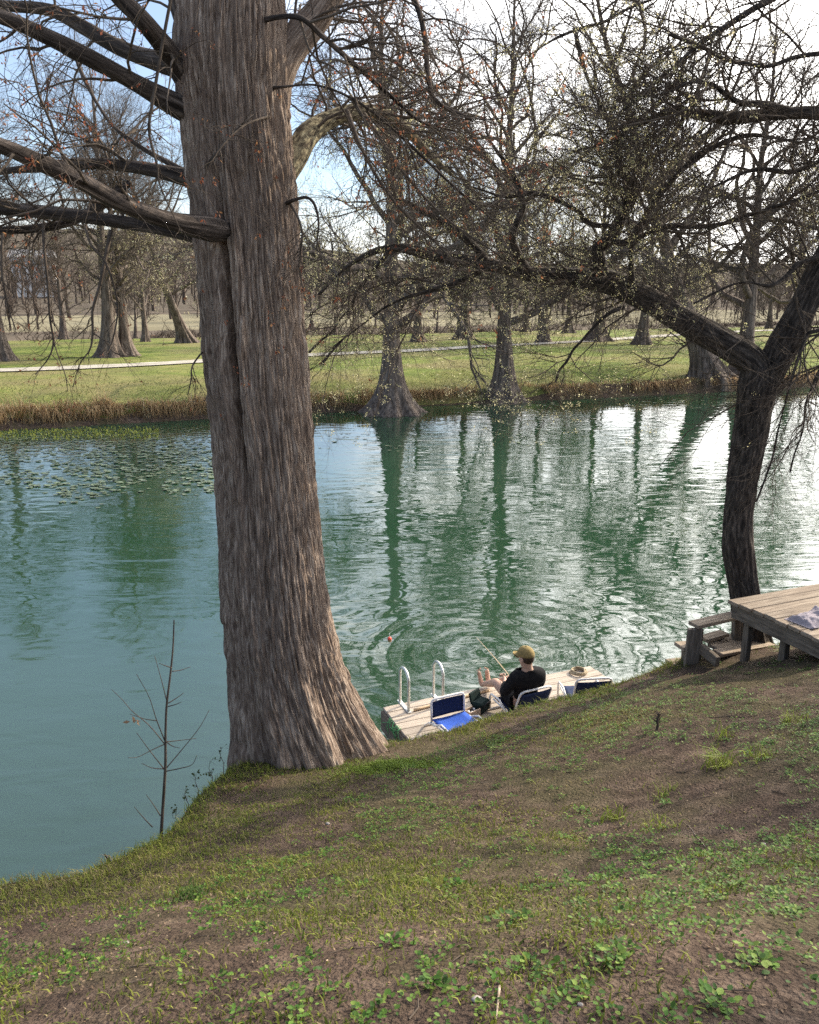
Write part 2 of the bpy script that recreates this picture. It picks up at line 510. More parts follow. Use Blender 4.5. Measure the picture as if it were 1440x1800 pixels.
l(nb.outputs['Fac'], nw_.inputs[0]); l(dn_.outputs['Value'], nw_.inputs[2])
sb_ = n('ShaderNodeMath'); sb_.operation = 'SUBTRACT'; sb_.inputs[1].default_value = 3.5; l(nw_.outputs[0], sb_.inputs[0])
l(sb_.outputs[0], sh_.inputs['Value'])
mxw = n('ShaderNodeMix'); mxw.data_type = 'RGBA'; l(sh_.outputs[0], mxw.inputs['Factor']); l(cr.outputs[0], mxw.inputs['A'])
mxw.inputs['B'].default_value = (0.026, 0.052, 0.030, 1)
l(mxw.outputs['Result'], b.inputs['Base Color'])
b.inputs['Roughness'].default_value = 0.03
b.inputs['IOR'].default_value = 2.3


def wnoise(sx, sy, rot, det, amp, src=None):
    mp = n('ShaderNodeMapping'); mp.inputs['Scale'].default_value = (sx, sy, 1); mp.inputs['Rotation'].default_value = (0, 0, rot)
    l(tc.outputs['Object'], mp.inputs['Vector'])
    z = n('ShaderNodeTexNoise'); z.inputs['Scale'].default_value = 1; z.inputs['Detail'].default_value = det; z.inputs['Roughness'].default_value = 0.5
    z.inputs['Distortion'].default_value = 0.6
    l(mp.outputs[0], z.inputs['Vector'])
    m = n('ShaderNodeMath'); m.operation = 'MULTIPLY'; m.inputs[1].default_value = amp
    l(z.outputs['Fac'], m.inputs[0]); return m.outputs[0]


def wring(cx, cy, lam, amp, rmin, rmax):
    sub = n('ShaderNodeVectorMath'); sub.operation = 'SUBTRACT'; sub.inputs[1].default_value = (cx, cy, 0)
    l(tc.outputs['Object'], sub.inputs[0])
    z = n('ShaderNodeTexWave'); z.wave_type = 'RINGS'; z.rings_direction = 'SPHERICAL'; z.wave_profile = 'SIN'
    z.inputs['Scale'].default_value = 0.314 / lam   # 20*scale rad per metre
    z.inputs['Distortion'].default_value = 1.6; z.inputs['Detail'].default_value = 2; z.inputs['Detail Scale'].default_value = 0.8
    l(sub.outputs[0], z.inputs['Vector'])
    ln = n('ShaderNodeVectorMath'); ln.operation = 'LENGTH'; l(sub.outputs[0], ln.inputs[0])
    f = n('ShaderNodeMapRange'); f.interpolation_type = 'SMOOTHSTEP'
    f.inputs['From Min'].default_value = rmax; f.inputs['From Max'].default_value = rmin; f.inputs['To Max'].default_value = amp
    l(ln.outputs['Value'], f.inputs['Value'])
    m = n('ShaderNodeMath'); m.operation = 'MULTIPLY'; l(z.outputs['Fac'], m.inputs[0]); l(f.outputs[0], m.inputs[1])
    return m.outputs[0]


def wadd(a, c):
    m = n('ShaderNodeMath'); m.operation = 'ADD'; l(a, m.inputs[0]); l(c, m.inputs[1]); return m.outputs[0]


hsum = wnoise(0.7, 1.7, -R_(12), 2, 0.027)
hsum = wadd(hsum, wnoise(3.0, 5.0, R_(25), 1, 0.0014))
hsum = wadd(hsum, wnoise(1.4, 2.6, -R_(30), 1, 0.0055))
hsum = wadd(hsum, wring(1.1, 11.0, 0.40, 0.0058, 0.5, 5.5))
hsum = wadd(hsum, wring(-1.6, 20.5, 0.46, 0.0036, 0.5, 6.0))
hsum = wadd(hsum, wring(-5.2, 12.0, 0.38, 0.0022, 0.5, 4.0))
# calm patches
ca = n('ShaderNodeTexNoise'); ca.inputs['Scale'].default_value = 0.16; ca.inputs['Detail'].default_value = 3
l(tc.outputs['Object'], ca.inputs['Vector'])
cm = n('ShaderNodeMapRange'); cm.inputs['From Min'].default_value = 0.36; cm.inputs['From Max'].default_value = 0.62; cm.inputs['To Min'].default_value = 0.25
l(ca.outputs['Fac'], cm.inputs['Value'])
mm = n('ShaderNodeMath'); mm.operation = 'MULTIPLY'; l(hsum, mm.inputs[0]); l(cm.outputs[0], mm.inputs[1])
bp = n('ShaderNodeBump'); bp.inputs['Strength'].default_value = 1.0; bp.inputs['Distance'].default_value = 1.0
l(mm.outputs[0], bp.inputs['Height']); l(bp.outputs[0], b.inputs['Normal'])

# ================================================================= river frame of reference
RA = R_(22.8)
E1 = np.array([math.cos(RA), math.sin(RA), 0.0])      # along the river
E2 = np.array([-math.sin(RA), math.cos(RA), 0.0])     # across, away from the camera


def sn(s, n_, z=0.0):
    return E1 * s + E2 * n_ + np.array([0, 0, z])


def to_sn(x, y):
    return x * E1[0] + y * E1[1], x * E2[0] + y * E2[1]


# ---- near bank height field
brow_px = [(0, 1562, 2.0), (150, 1538, 1.9), (280, 1475, 1.6), (340, 1415, 1.45), (405, 1352, 1.3), (550, 1318, 1.18), (690, 1303, 1.1), (740, 1296, 1.1), (800, 1279, 1.12), (900, 1248, 1.12), (1000, 1222, 1.12), (1100, 1197, 1.17), (1200, 1158, 1.27), (1330, 1134, 1.38), (1440, 1128, 1.45)]
brow = np.array([at_z(*p) for p in brow_px])
bs, bn = to_sn(brow[:, 0], brow[:, 1])
o_ = np.argsort(bs); bs, bn = bs[o_], bn[o_]
bs = np.concatenate([[-60, -6, -2.5], bs, [10, 60]]); bn = np.concatenate([[3.4, 3.7, 4.0], bn, [5.6, 5.6]])
ctrl = list(brow) + [at_z(720, 1800, 3.40), at_z(0, 1800, 3.05), at_z(1440, 1800, 3.55), at_z(1440, 1300, 2.35), at_z(720, 1500, 2.2), at_z(300, 1600, 2.35), at_z(1100, 1500, 2.45), at_z(1440, 1152, 1.78), at_z(1370, 1160, 1.55)]
ctrl += [np.array(p) for p in [(0, -1.5, 3.6), (0, -7, 3.8), (6, -2, 4.0), (12, 2, 3.6), (-5, -3, 3.0), (-6, 1.2, 1.9), (-14, -2, 1.9), (14, 8, 2.4), (20, 11, 2.4), (6.0, 6.2, 2.15), (4.6, 6.6, 1.95), (-14, -12, 3.2), (15, -12, 4.2)]]
ctrl = np.array(ctrl)


def tps_phi(r):
    return r * r * np.log(r + 1e-9)


_A = tps_phi(np.linalg.norm(ctrl[:, None, :2] - ctrl[None, :, :2], axis=2)) + np.eye(len(ctrl)) * 0.03
_Pm = np.hstack([np.ones((len(ctrl), 1)), ctrl[:, :2]])
_K = np.block([[_A, _Pm], [_Pm.T, np.zeros((3, 3))]])
_w = np.linalg.solve(_K, np.concatenate([ctrl[:, 2], np.zeros(3)]))


def bank_z(x, y, micro=True):
    x = np.asarray(x, float); y = np.asarray(y, float)
    shp = x.shape; xf, yf = x.ravel(), y.ravel()
    z = np.empty_like(xf)
    for i in range(0, len(xf), 20000):
        a, c = xf[i:i + 20000], yf[i:i + 20000]
        ph = tps_phi(np.hypot(a[:, None] - ctrl[None, :, 0], c[:, None] - ctrl[None, :, 1]))
        z[i:i + 20000] = ph @ _w[:-3] + _w[-3] + _w[-2] * a + _w[-1] * c
    z = np.clip(z, 0.4, 4.4)
    s, n_ = to_sn(xf, yf)
    nb_ = np.interp(s, bs, bn)
    d = n_ - nb_ + 0.05 * vn2(s * 2.3, s * 0 + 3.3, 4)
    sl = np.interp(s, [-3, 0.9, 2.4, 8], [1.5, 1.25, 2.3, 1.7])
    z = z - sl * np.where(d > 0, d * sstep(-0.05, 0.28, d), 0)
    if micro:
        z = z + 0.035 * fbm2(xf * 1.7, yf * 1.7, 3, 3) * (d < 0.6) + 0.016 * fbm2(xf * 9, yf * 9, 11, 3)
    return np.maximum(z, -1.5).reshape(shp)


def axis_vals(lo, a, b_, hi, fine, coarse):
    return np.concatenate([np.arange(lo, a, coarse), np.arange(a, b_, fine), np.arange(b_, hi + coarse, coarse)])


def grid_faces(nx, ny):
    i = (np.arange(ny - 1) * nx)[:, None]; j = np.arange(nx - 1)[None]
    return np.stack([i + j, i + j + 1, i + nx + j + 1, i + nx + j], -1).reshape(-1, 4)


S_ = axis_vals(-50, -2.6, 8.6, 50, 0.054, 1.2)
N_ = axis_vals(-26, -1.0, 8.2, 8.2, 0.054, 1.2)
SS, NN = np.meshgrid(S_, N_)
X = SS * E1[0] + NN * E2[0]; Y = SS * E1[1] + NN * E2[1]
Z = bank_z(X, Y)
bank = obj('riverbank_ground', mesh_np('riverbank_ground', np.stack([X, Y, Z], -1), [grid_faces(len(S_), len(N_))], m_soil), kind='structure')
tag(bank, 'sloping bare soil bank with patchy grass and weeds')

# ---- water
V = np.array([sn(-160, -1), sn(260, -1), sn(260, 36.2), sn(-160, 36.2)])
river = obj('river_water', mesh_np('river_water', V, [np.array([[0, 1, 2, 3]])], m_water, False), kind='structure')
tag(river, 'rippled green river reflecting sky and bare trees')

# ---- far bank, lawn, meadow and hill: one sheet to the horizon


def far_z(s, n_):
    edge = 35.0 + 0.35 * vn2(s * 0.6, s * 0 + .5, 21) + 0.8 * vn2(s * 0.11, s * 0 + .5, 22)
    d = n_ - edge
    z = -1.2 + 1.2 * sstep(-1.5, 0, d) + 0.62 * sstep(-0.05, 0.55, d) + 0.4 * sstep(0.3, 5, d)
    z = z + 0.10 * vn2(s * .12, n_ * .12, 31) * sstep(1, 8, d)
    # brushy ditch and rise beyond
    z = z - 0.9 * np.exp(-((n_ - 98 - 5 * vn2(s * .03, s * 0, 9)) / 6) ** 2)
    hx = s * E1[0] + n_ * E2[0]
    lefth = sstep(60, -160, hx)
    z = z + 2.5 * sstep(110, 190, n_) + sstep(230, 620, n_) * (26 + 17 * lefth + 9 * vn2(s * .006, n_ * .006, 41) + 3 * vn2(s * .03, n_ * .03, 42))
    return z


S_ = np.unique(np.concatenate([np.arange(-900, -60, 30), np.arange(-60, 120, 1.5), np.arange(120, 1400, 30)]))
N_ = np.unique(np.concatenate([np.arange(33, 35, .4), np.arange(35, 37, .12), np.arange(37, 45, .8), np.arange(45, 130, 3), np.arange(130, 1800, 16)]))
SS, NN = np.meshgrid(S_, N_)
X = SS * E1[0] + NN * E2[0]; Y = SS * E1[1] + NN * E2[1]
me = mesh_np('far_ground', np.stack([X, Y, far_z(SS, NN)], -1), [grid_faces(len(S_), len(N_))], m_lawn)
me.materials.append(m_field); me.materials.append(m_hill); me.materials.append(m_soil)
pc = (NN[:-1, :-1] + NN[1:, 1:]) / 2
mi = np.zeros(pc.shape, dtype=np.int32)
mi[pc > 86] = 2; mi[pc > 108] = 1; mi[pc > 140] = 2; mi[pc < 35.5] = 3
me.polygons.foreach_set('material_index', mi.ravel())
obj('far_ground', me, kind='structure')['label'] = 'green lawn on the far bank running back to a wooded hill'

# gravel path
cl = np.array([at_z(-300, 664, 1.05), at_z(0, 650, 1.05), at_z(300, 638, 1.05), at_z(540, 624, 1.05), at_z(840, 609, 1.05), at_z(1060, 598, 1.05), at_z(1370, 580, 1.05), at_z(1900, 566, 1.05)])
C = catmull(cl[:, :2], 90)
T = nrm(np.gradient(C, axis=0)); Q = np.stack([-T[:, 1], T[:, 0]], 1)
rows = []
for w in (-1.15, -0.4, 0.4, 1.15):
    p = C + Q * (w + .22 * vn2(np.linspace(0, 60, 90), np.full(90, w * 3), 19))[:, None]
    s, n_ = to_sn(p[:, 0], p[:, 1])
    rows.append(np.column_stack([p, far_z(s, n_) + 0.06]))
obj('footpath', mesh_np('footpath', np.stack(rows), [grid_faces(90, 4)], m_path), kind='structure')['label'] = 'pale gravel path crossing the lawn'

# ================================================================= trees


def grow(rng, P, R, N, tr, Ln, ang, npts=5, wig=.22, trop=(0, 0, 0), rr=.6, rmax=9., tip=.3, taper=.45):
    B, n_, _ = P.shape
    seg = np.linalg.norm(np.diff(P, axis=1), axis=2).sum(1)
    pi = rng.choice(B, N, p=seg / seg.sum())
    t = rng.uniform(tr[0], tr[1], N); f = t * (n_ - 1); i = np.minimum(f.astype(int), n_ - 2); fr = (f - i)[:, None]
    a, c = P[pi, i], P[pi, i + 1]
    pos = a + (c - a) * fr; T = nrm(c - a)
    q = rng.normal(size=(N, 3)); q -= (q * T).sum(1, keepdims=True) * T; q = nrm(q)
    A = rng.uniform(ang[0], ang[1], N)[:, None]
    d = np.cos(A) * T + np.sin(A) * q
    r0 = np.minimum((R[pi, i] * (1 - fr[:, 0]) + R[pi, i + 1] * fr[:, 0]) * rr, rmax)
    ln = (rng.uniform(Ln[0], Ln[1], N) * (1 - taper * t))[:, None]
    tv = np.asarray(trop, float)
    pts = [pos]
    for k in range(npts - 1):
        pos = pos + d * ln / (npts - 1); pts.append(pos)
        d = nrm(d + wig * rng.normal(size=(N, 3)) + tv)
    return np.stack(pts, 1), r0[:, None] * np.linspace(1, tip, npts)[None]


def resamp(P, R, n):
    """list of polylines -> arrays of n points each"""
    Ps, Rs = [], []
    for p, r in zip(P, R):
        t = np.linspace(0, len(p) - 1, n); i = np.minimum(t.astype(int), len(p) - 2); f = (t - i)
        Ps.append(p[i] + (p[i + 1] - p[i]) * f[:, None]); Rs.append(r[i] + (r[i + 1] - r[i]) * f)
    return np.array(Ps), np.array(Rs)


def merge_tubes(levels):
    V, F, n_ = [], [], 0
    for P, R, k in levels:
        v, q = tubes(P, R, k); V.append(v); F.append(q + n_); n_ += len(v)
    return np.vstack(V), [np.vstack(F)]


def leaf_quads(rng, P, N, size, cols, cluster=1, spread=0.0, hang=0.0, tr=(0.15, 1.0), aspect=0.45):
    B, n_, _ = P.shape
    pi = rng.integers(0, B, N); t = rng.uniform(tr[0], tr[1], N) * (n_ - 1); i = np.minimum(t.astype(int), n_ - 2); f = (t - i)[:, None]
    c = P[pi, i] + (P[pi, i + 1] - P[pi, i]) * f
    c = np.repeat(c, cluster, 0); M = len(c)
    c = c + rng.normal(size=(M, 3)) * spread
    d = rng.normal(size=(M, 3)); d[:, 2] -= hang; d = nrm(d)
    q = nrm(np.cross(d, rng.normal(size=(M, 3))))
    sz = rng.uniform(size[0], size[1], M)[:, None]
    nn = np.cross(d, q)
    V = np.stack([c, c + d * sz * .5 + q * sz * aspect / 2 + nn * sz * .08, c + d * sz, c + d * sz * .5 - q * sz * aspect / 2 + nn * sz * .08], 1).reshape(-1, 3)
    F = np.arange(4 * M).reshape(-1, 4)
    cols = np.array(cols)
    tint = cols[rng.integers(0, len(cols), M)] * rng.uniform(.75, 1.25, (M, 1))
    return V, [F], np.repeat(tint, 4, 0)


def limb_px(pts, n=48):
    """pts: (u, v, Y, width_px) along a limb as it stands in the place -> polyline, radii"""
    P = np.array([at_y(u, v, Yd) for u, v, Yd, w in pts])
    r = np.array([w / 2 * px(u, v, Yd) for u, v, Yd, w in pts])
    A = catmull(np.column_stack([P, r]), n)
    return A[:, :3], np.maximum(A[:, 3], 0.002)


def set_along(me, C):
    at = me.attributes.new('along', 'FLOAT_VECTOR', 'POINT')
    full = np.zeros((len(me.vertices), 3), dtype=np.float32); full[:len(C)] = C
    full[len(C):] = C[-1]
    at.data.foreach_set('vector', full.ravel())


def branch_obj(P, R, mat, parent, k=18, rough=0.008, seed=0):
    V, F = tube1(P, R, k, True, rough, 6, seed)
    me = mesh_np('branch', V, F, mat)
    s = np.concatenate([[0], np.cumsum(np.linalg.norm(np.diff(P, axis=0), axis=1))])
    a = np.linspace(0, 2 * PI, k, endpoint=False)
    set_along(me, np.stack([R[:, None] * np.cos(a) + seed, R[:, None] * np.sin(a), np.repeat(s[:, None], k, 1)], -1).reshape(-1, 3))
    return obj('branch', me, parent)


# ---------------------------------------------------------------- the big cypress
TY = 6.45
rng = np.random.default_rng(11)
rows = [(-420, 330, 470), (-250, 322, 476), (-80, 318, 492), (0, 312, 500), (80, 308, 503), (150, 312, 506), (200, 318, 506), (300, 328, 514), (400, 343, 524), (500, 351, 530), (600, 358, 537), (700, 366, 544), (800, 377, 552), (900, 383, 559), (1000, 388, 569), (1080, 393, 581), (1150, 400, 598), (1200, 404, 614), (1250, 407, 640), (1290, 407, 664), (1330, 404, 690), (1400, 398, 735), (1470, 392, 770)]
zc, xc, hw = [], [], []
for v, a, c in rows:
    pa, pb = at_y(a, v, TY), at_y(c, v, TY)
    zc.append(pa[2]); xc.append((pa[0] + pb[0]) / 2); hw.append((pb[0] - pa[0]) / 2)
zc, xc, hw = [np.array(q)[::-1] for q in (zc, xc, hw)]
NT, NZ = 410, 450
z = np.linspace(zc[0], zc[-1], NZ)
cx_ = np.interp(z, zc, xc); r_ = np.interp(z, zc, hw)
ker = np.hanning(25); ker /= ker.sum()
sm = lambda q: np.convolve(np.pad(q, 12, mode='edge'), ker, 'valid')
cx_, r_ = sm(cx_), sm(r_)
th = np.linspace(0, 2 * PI, NT, endpoint=False)
TH, ZZ = np.meshgrid(th, z)
RR = np.repeat(r_[:, None], NT, 1)
ground_z = 1.2
low = np.exp(-np.maximum(ZZ - 0.7, 0) / 0.85)
# buttress lobes at the foot, long flutes above
lob = 0.13 * low * np.cos(5 * TH + 0.6) + 0.11 * low * np.cos(9 * TH + 2.0 + ZZ) + 0.05 * low * np.cos(16 * TH + 1 + 2 * ZZ) - .04 * low
flu = 0.022 * vn3(np.cos(TH) * 2.2, np.sin(TH) * 2.2, ZZ * .35, 8) + 0.03 * low * vn3(np.cos(TH) * 3, np.sin(TH) * 3, ZZ, 9)
RR = RR * (1 + lob) + flu
# deep furrow on the face towards the viewer
ph0 = 1.5 * PI - 0.33 - 0.03 * (ZZ - 5)
dfur = np.angle(np.exp(1j * (TH - ph0)))
fz = sstep(3.2, 4.4, ZZ) * sstep(6.1, 5.2, ZZ)
RR = RR - 0.17 * np.exp(-(dfur / 0.075) ** 2) * fz + 0.03 * np.exp(-((np.abs(dfur) - .25) / .12) ** 2) * fz
# fibrous bark ridges, twisting a little towards the foot
tw = 0.20 * low * np.sin(TH * 2 + 1) + 0.07 * vn3(np.cos(TH) * 1.7, np.sin(TH) * 1.7, ZZ * 1.1, 3) + 0.018 * vn3(np.cos(TH) * 7, np.sin(TH) * 7, ZZ * 3.1, 13)
c1, s1 = np.cos(TH + tw), np.sin(TH + tw)
f1 = np.abs(vn3(c1 * 13, s1 * 13, ZZ * 1.8, 5)); f2 = np.abs(vn3(c1 * 27, s1 * 27, ZZ * 3.6, 6)); f3 = np.abs(vn3(c1 * 48, s1 * 48, ZZ * 8, 14))
fray = vn3(c1 * 20, s1 * 20, ZZ * 6.5, 7)
RR = RR + 0.021 * sstep(0, .30, f1) + 0.015 * sstep(0, .32, f2) * (0.7 + .5 * fray) + 0.008 * sstep(0, .4, f3) + 0.007 * fray + 0.004 * vn3(c1 * 45, s1 * 45, ZZ * 12, 12) - .045
ALONG = np.stack([(.45 + 0 * TH) * c1, .45 * s1, ZZ], -1).reshape(-1, 3)
V = np.stack([cx_[:, None] + RR * np.cos(TH), TY + RR * np.sin(TH) * 0.92, ZZ], -1)
i = (np.arange(NZ - 1) * NT)[:, None]; j = np.arange(NT)[None]; j2 = (j + 1) % NT
q = np.stack([i + j, i + j2, i + NT + j2, i + NT + j], -1).reshape(-1, 4)
big_base = np.array([np.interp(1.2, zc, xc), TY, 1.2])
big = empty('cypress_tree', big_base, 0, 'massive old cypress with ridged furrowed bark on the near bank beside the dock', 'tree')


def local(o, base):
    """put a part built in world coordinates under an Empty standing at base"""
    o.location = tuple(-np.asarray(base)); return o


tm = mesh_np('trunk', V, [q], m_bark); set_along(tm, ALONG)
trunk = local(obj('trunk', tm, big), big_base)

BL = []   # (points with depth, material)
limbs_left = [
    [(425, 408, 6.30, 60), (372, 402, 6.05, 46), (300, 388, 5.75, 40), (215, 358, 5.45, 40), (140, 316, 5.2, 38), (70, 286, 5.0, 36), (0, 256, 4.8, 34), (-120, 215, 4.5, 28), (-260, 190, 4.3, 20)],
    [(420, 405, 6.5, 40), (345, 412, 6.55, 34), (260, 397, 6.6, 32), (160, 382, 6.65, 30), (70, 372, 6.7, 28), (0, 366, 6.7, 27), (-150, 350, 6.8, 20), (-300, 330, 6.9, 10)],
    [(230, 320, 6.9, 34), (190, 350, 6.9, 22), (130, 388, 6.95, 18), (60, 402, 7.0, 17), (0, 406, 7.0, 16), (-120, 420, 7.2, 10)],
    [(400, 335, 6.6, 44), (325, 312, 6.75, 34), (230, 292, 6.9, 28), (140, 288, 7.05, 24), (60, 296, 7.2, 20), (0, 302, 7.3, 16), (-150, 330, 7.5, 7)],
    [(390, 225, 6.45, 60), (320, 190, 6.3, 44), (240, 146, 6.1, 38), (150, 98, 5.9, 35), (70, 58, 5.8, 32), (0, 28, 5.7, 30), (-150, -20, 5.5, 20)],
    [(380, 130, 6.5, 60), (300, 112, 6.6, 40), (220, 88, 6.7, 33), (150, 50, 6.8, 30), (90, 18, 6.9, 27), (20, 10, 7.0, 24), (-40, 4, 7.1, 18), (-160, -20, 7.2, 8)],
    [(395, 225, 6.55, 70), (347, 162, 6.42, 52), (300, 95, 6.2, 45), (255, 40, 5.9, 42), (205, -10, 5.8, 38), (140, -90, 5.6, 30), (90, -170, 5.5, 20)],
    [(370, 140, 6.55, 50), (330, 60, 6.7, 32), (306, 0, 6.8, 26), (290, -80, 6.9, 20), (270, -180, 7.0, 10)],
    [(380, 330, 6.75, 30), (300, 290, 7.1, 20), (235, 250, 7.3, 17), (190, 210, 7.5, 13), (150, 140, 7.7, 9), (130, 90, 7.9, 6)],
]
limbs_right = [
    [(455, 240, 6.5, 90), (485, 140, 6.5, 70), (515, 80, 6.55, 62), (560, 20, 6.6, 56), (610, -50, 6.7, 48), (680, -160, 6.8, 36), (760, -260, 7.0, 22)],
    [(480, 320, 6.55, 60), (513, 285, 6.75, 40), (540, 238, 6.95, 36), (585, 208, 7.15, 33), (640, 195, 7.3, 30), (685, 205, 7.45, 24), (712, 226, 7.5, 16), (740, 255, 7.6, 10), (800, 310, 7.8, 7), (850, 340, 8.0, 5)],
    [(440, 44, 6.5, 14), (484, 30, 6.12, 10), (530, 32, 5.9, 10), (570, 66, 5.95, 9.5), (630, 118, 6.0, 9), (690, 172, 6.1, 8), (740, 214, 6.2, 6), (800, 230, 6.3, 4)],
    [(450, 160, 6.5, 12), (500, 152, 6.2, 7), (560, 150, 6.05, 7), (630, 180, 6.1, 6.5), (700, 235, 6.2, 6), (790, 320, 6.3, 5), (870, 390, 6.4, 3.5)],
    [(610, -40, 6.7, 12), (690, -30, 6.3, 10), (728, 0, 6.1, 9), (746, 60, 6.0, 8.5), (752, 130, 6.0, 8), (768, 178, 6.0, 6), (830, 210, 6.0, 4)],
    [(480, 372, 6.5, 9), (515, 352, 6.25, 6), (545, 350, 6.1, 5), (560, 385, 6.1, 4), (556, 440, 6.1, 3)],
]
big_P, big_R = [], []
for i, lp in enumerate(limbs_left + limbs_right):
    P, Rr = limb_px(lp, 56)
    Rr = Rr * (.77 if i < len(limbs_left) else .92)
    if i < len(limbs_left) and Rr[8] > .04:
        sl0 = np.linspace(0, np.linalg.norm(np.diff(P, axis=0), axis=1).sum(), 56)
        Rr = Rr * (1 + .28 * np.exp(-((sl0 - .36) / .22) ** 2)) * (.35 + .65 * sstep(0, .34, sl0))
    w = 0.012 * np.array([vn2(np.linspace(0, 7, 56), np.full(56, i + .3), 60 + k) for k in range(3)]).T * min(1, Rr[0] * 12)
    P = P + w * sstep(0, .2, np.linspace(0, 1, 56))[:, None]
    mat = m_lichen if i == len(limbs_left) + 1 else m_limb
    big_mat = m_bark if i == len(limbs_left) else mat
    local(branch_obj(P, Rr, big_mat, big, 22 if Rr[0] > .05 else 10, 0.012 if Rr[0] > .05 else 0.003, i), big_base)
    big_P.append(P); big_R.append(Rr)

# hanging and drooping branchlets seen against the lawn and the sky
hang_px = [
    [(76, 395, 6.6, 5), (78, 440, 6.5, 5), (84, 500, 6.4, 4.5), (88, 560, 6.4, 4), (94, 600, 6.4, 3.5), (85, 630, 6.4, 2.5), (62, 658, 6.4, 1.5)],
    [(94, 600, 6.4, 2.6), (104, 630, 6.4, 2), (115, 660, 6.4, 1.8), (119, 688, 6.4, 1.2)],
    [(150, 398, 6.5, 5), (160, 430, 6.4, 4.5), (185, 460, 6.4, 4.5), (200, 500, 6.4, 4), (207, 545, 6.4, 3.5), (200, 590, 6.4, 3), (190, 620, 6.4, 2)],
    [(195, 405, 6.6, 8), (186, 450, 6.5, 7), (176, 500, 6.4, 6), (163, 545, 6.4, 5), (163, 585, 6.4, 4.5), (158, 615, 6.4, 3), (140, 640, 6.4, 2), (128, 680, 6.4, 1.3)],
    [(163, 585, 6.4, 3), (185, 600, 6.4, 2.2), (205, 622, 6.4, 2), (250, 628, 6.4, 1.2)],
    [(5, 410, 6.2, 5), (3, 470, 6.1, 4), (12, 530, 6.1, 3), (28, 580, 6.1, 2)],
    [(372, 600, 6.5, 3.5), (340, 640, 6.1, 3), (336, 668, 6.1, 2.6), (330, 695, 6.1, 1.6)],
    [(300, 0, 5.6, 6), (285, 80, 5.6, 6), (270, 170, 5.6, 6), (262, 230, 5.6, 5), (276, 290, 5.6, 4), (283, 330, 5.6, 3), (320, 410, 5.6, 1.6)],
    [(490, 200, 6.4, 5), (430, 220, 5.9, 3.5), (380, 270, 5.7, 3), (350, 330, 5.7, 2)],
    [(345, 316, 6.5, 5), (375, 275, 6.0, 4), (415, 228, 5.9, 3), (450, 200, 5.9, 2.2)],
    [(495, 330, 6.5, 7), (530, 400, 6.1, 4), (526, 470, 6.1, 3.5), (540, 540, 6.1, 2.6)],
    [(610, 195, 6.9, 9), (640, 270, 6.6, 6), (690, 350, 6.5, 5), (760, 420, 6.5, 3.5), (800, 460, 6.5, 2.4)],
    [(640, 200, 7, 8), (700, 290, 6.7, 6), (780, 380, 6.6, 4), (880, 450, 6.5, 2.4)],
]
HP, HR = [], []
for lp in hang_px:
    P, Rr = limb_px(lp, 24); HP.append(P); HR.append(Rr)
hp, hr = resamp(HP, HR, 24)
A, B_ = resamp(big_P, big_R, 16)
mainlv = [(hp, hr, 6)]
l1p, l1r = grow(rng, A[:9], B_[:9], 70, (.3, 1), (.5, 1.5), (.5, 1.2), 8, .2, (0, 0, -.05), .4, .011)
l1q, l1s = grow(rng, A[9:], B_[9:], 100, (.2, 1), (.6, 1.9), (.4, 1.1), 8, .18, (0.05, 0, -.05), .6, .013)
l1p, l1r = np.vstack([l1p, l1q]), np.vstack([l1r, l1s])
l2p, l2r = grow(rng, l1p, l1r, 1100, (.15, 1), (.3, .9), (.4, 1.1), 6, .22, (0, 0, -.08), .6, .0048)
h2p, h2r = grow(rng, hp, hr, 150, (.25, 1), (.12, .5), (.4, 1.1), 6, .22, (0, 0, -.08), .65, .005)
l2p, l2r = np.vstack([l2p, h2p]), np.vstack([l2r, h2r])
l3p, l3r = grow(rng, l2p, l2r, 5600, (.15, 1), (.1, .42), (.4, 1.1), 4, .25, (0, 0, -.10), .65, .0022, tip=.5)
mainlv += [(l1p, l1r, 5), (l2p, l2r, 3), (l3p, l3r, 3)]
V, F = merge_tubes(mainlv)
local(obj('twigs', mesh_np('twigs', V, F, m_twig), big, 'stuff'), big_base)
rust = [(0.22, 0.075, 0.04), (0.30, 0.12, 0.06), (0.16, 0.06, 0.04), (0.33, 0.18, 0.09)]
V, F, tint = leaf_quads(rng, l3p, 1500, (.012, .034), rust, 4, .010, 1.2)
local(obj('dead_leaves', mesh_np('dead_leaves', V, F, m_leaf, tint=tint), big, 'stuff'), big_base)

# ---------------------------------------------------------------- the forked tree by the platform
rng = np.random.default_rng(23)
fork_base = at_z(1318, 1140, 1.3)
FY = fork_base[1]
ft = empty('forked_tree', fork_base, 0, 'dark leaning tree by the raised platform forking low into two heavy limbs', 'tree')
tr_px = [(1338, 1190, FY, 92), (1325, 1130, FY, 76), (1312, 1060, FY, 66), (1303, 1000, FY, 60), (1297, 930, FY + .02, 60), (1303, 860, FY + .03, 62), (1315, 790, FY + .04, 68), (1324, 730, FY + .05, 72), (1334, 680, FY + .05, 84), (1342, 645, FY + .05, 76)]
P, Rr = limb_px(tr_px, 110)
Rr = Rr * .77
V, F = tube1(P, Rr, 90, True, 0.018, 3.2, 3)
tm = mesh_np('trunk', V, F, m_dark)
sl_ = np.concatenate([[0], np.cumsum(np.linalg.norm(np.diff(P, axis=0), axis=1))]); aa = np.linspace(0, 2 * PI, 90, endpoint=False)
set_along(tm, np.stack([Rr[:, None] * np.cos(aa), Rr[:, None] * np.sin(aa), np.repeat(sl_[:, None], 90, 1)], -1).reshape(-1, 3))
local(obj('trunk', tm, ft), fork_base)
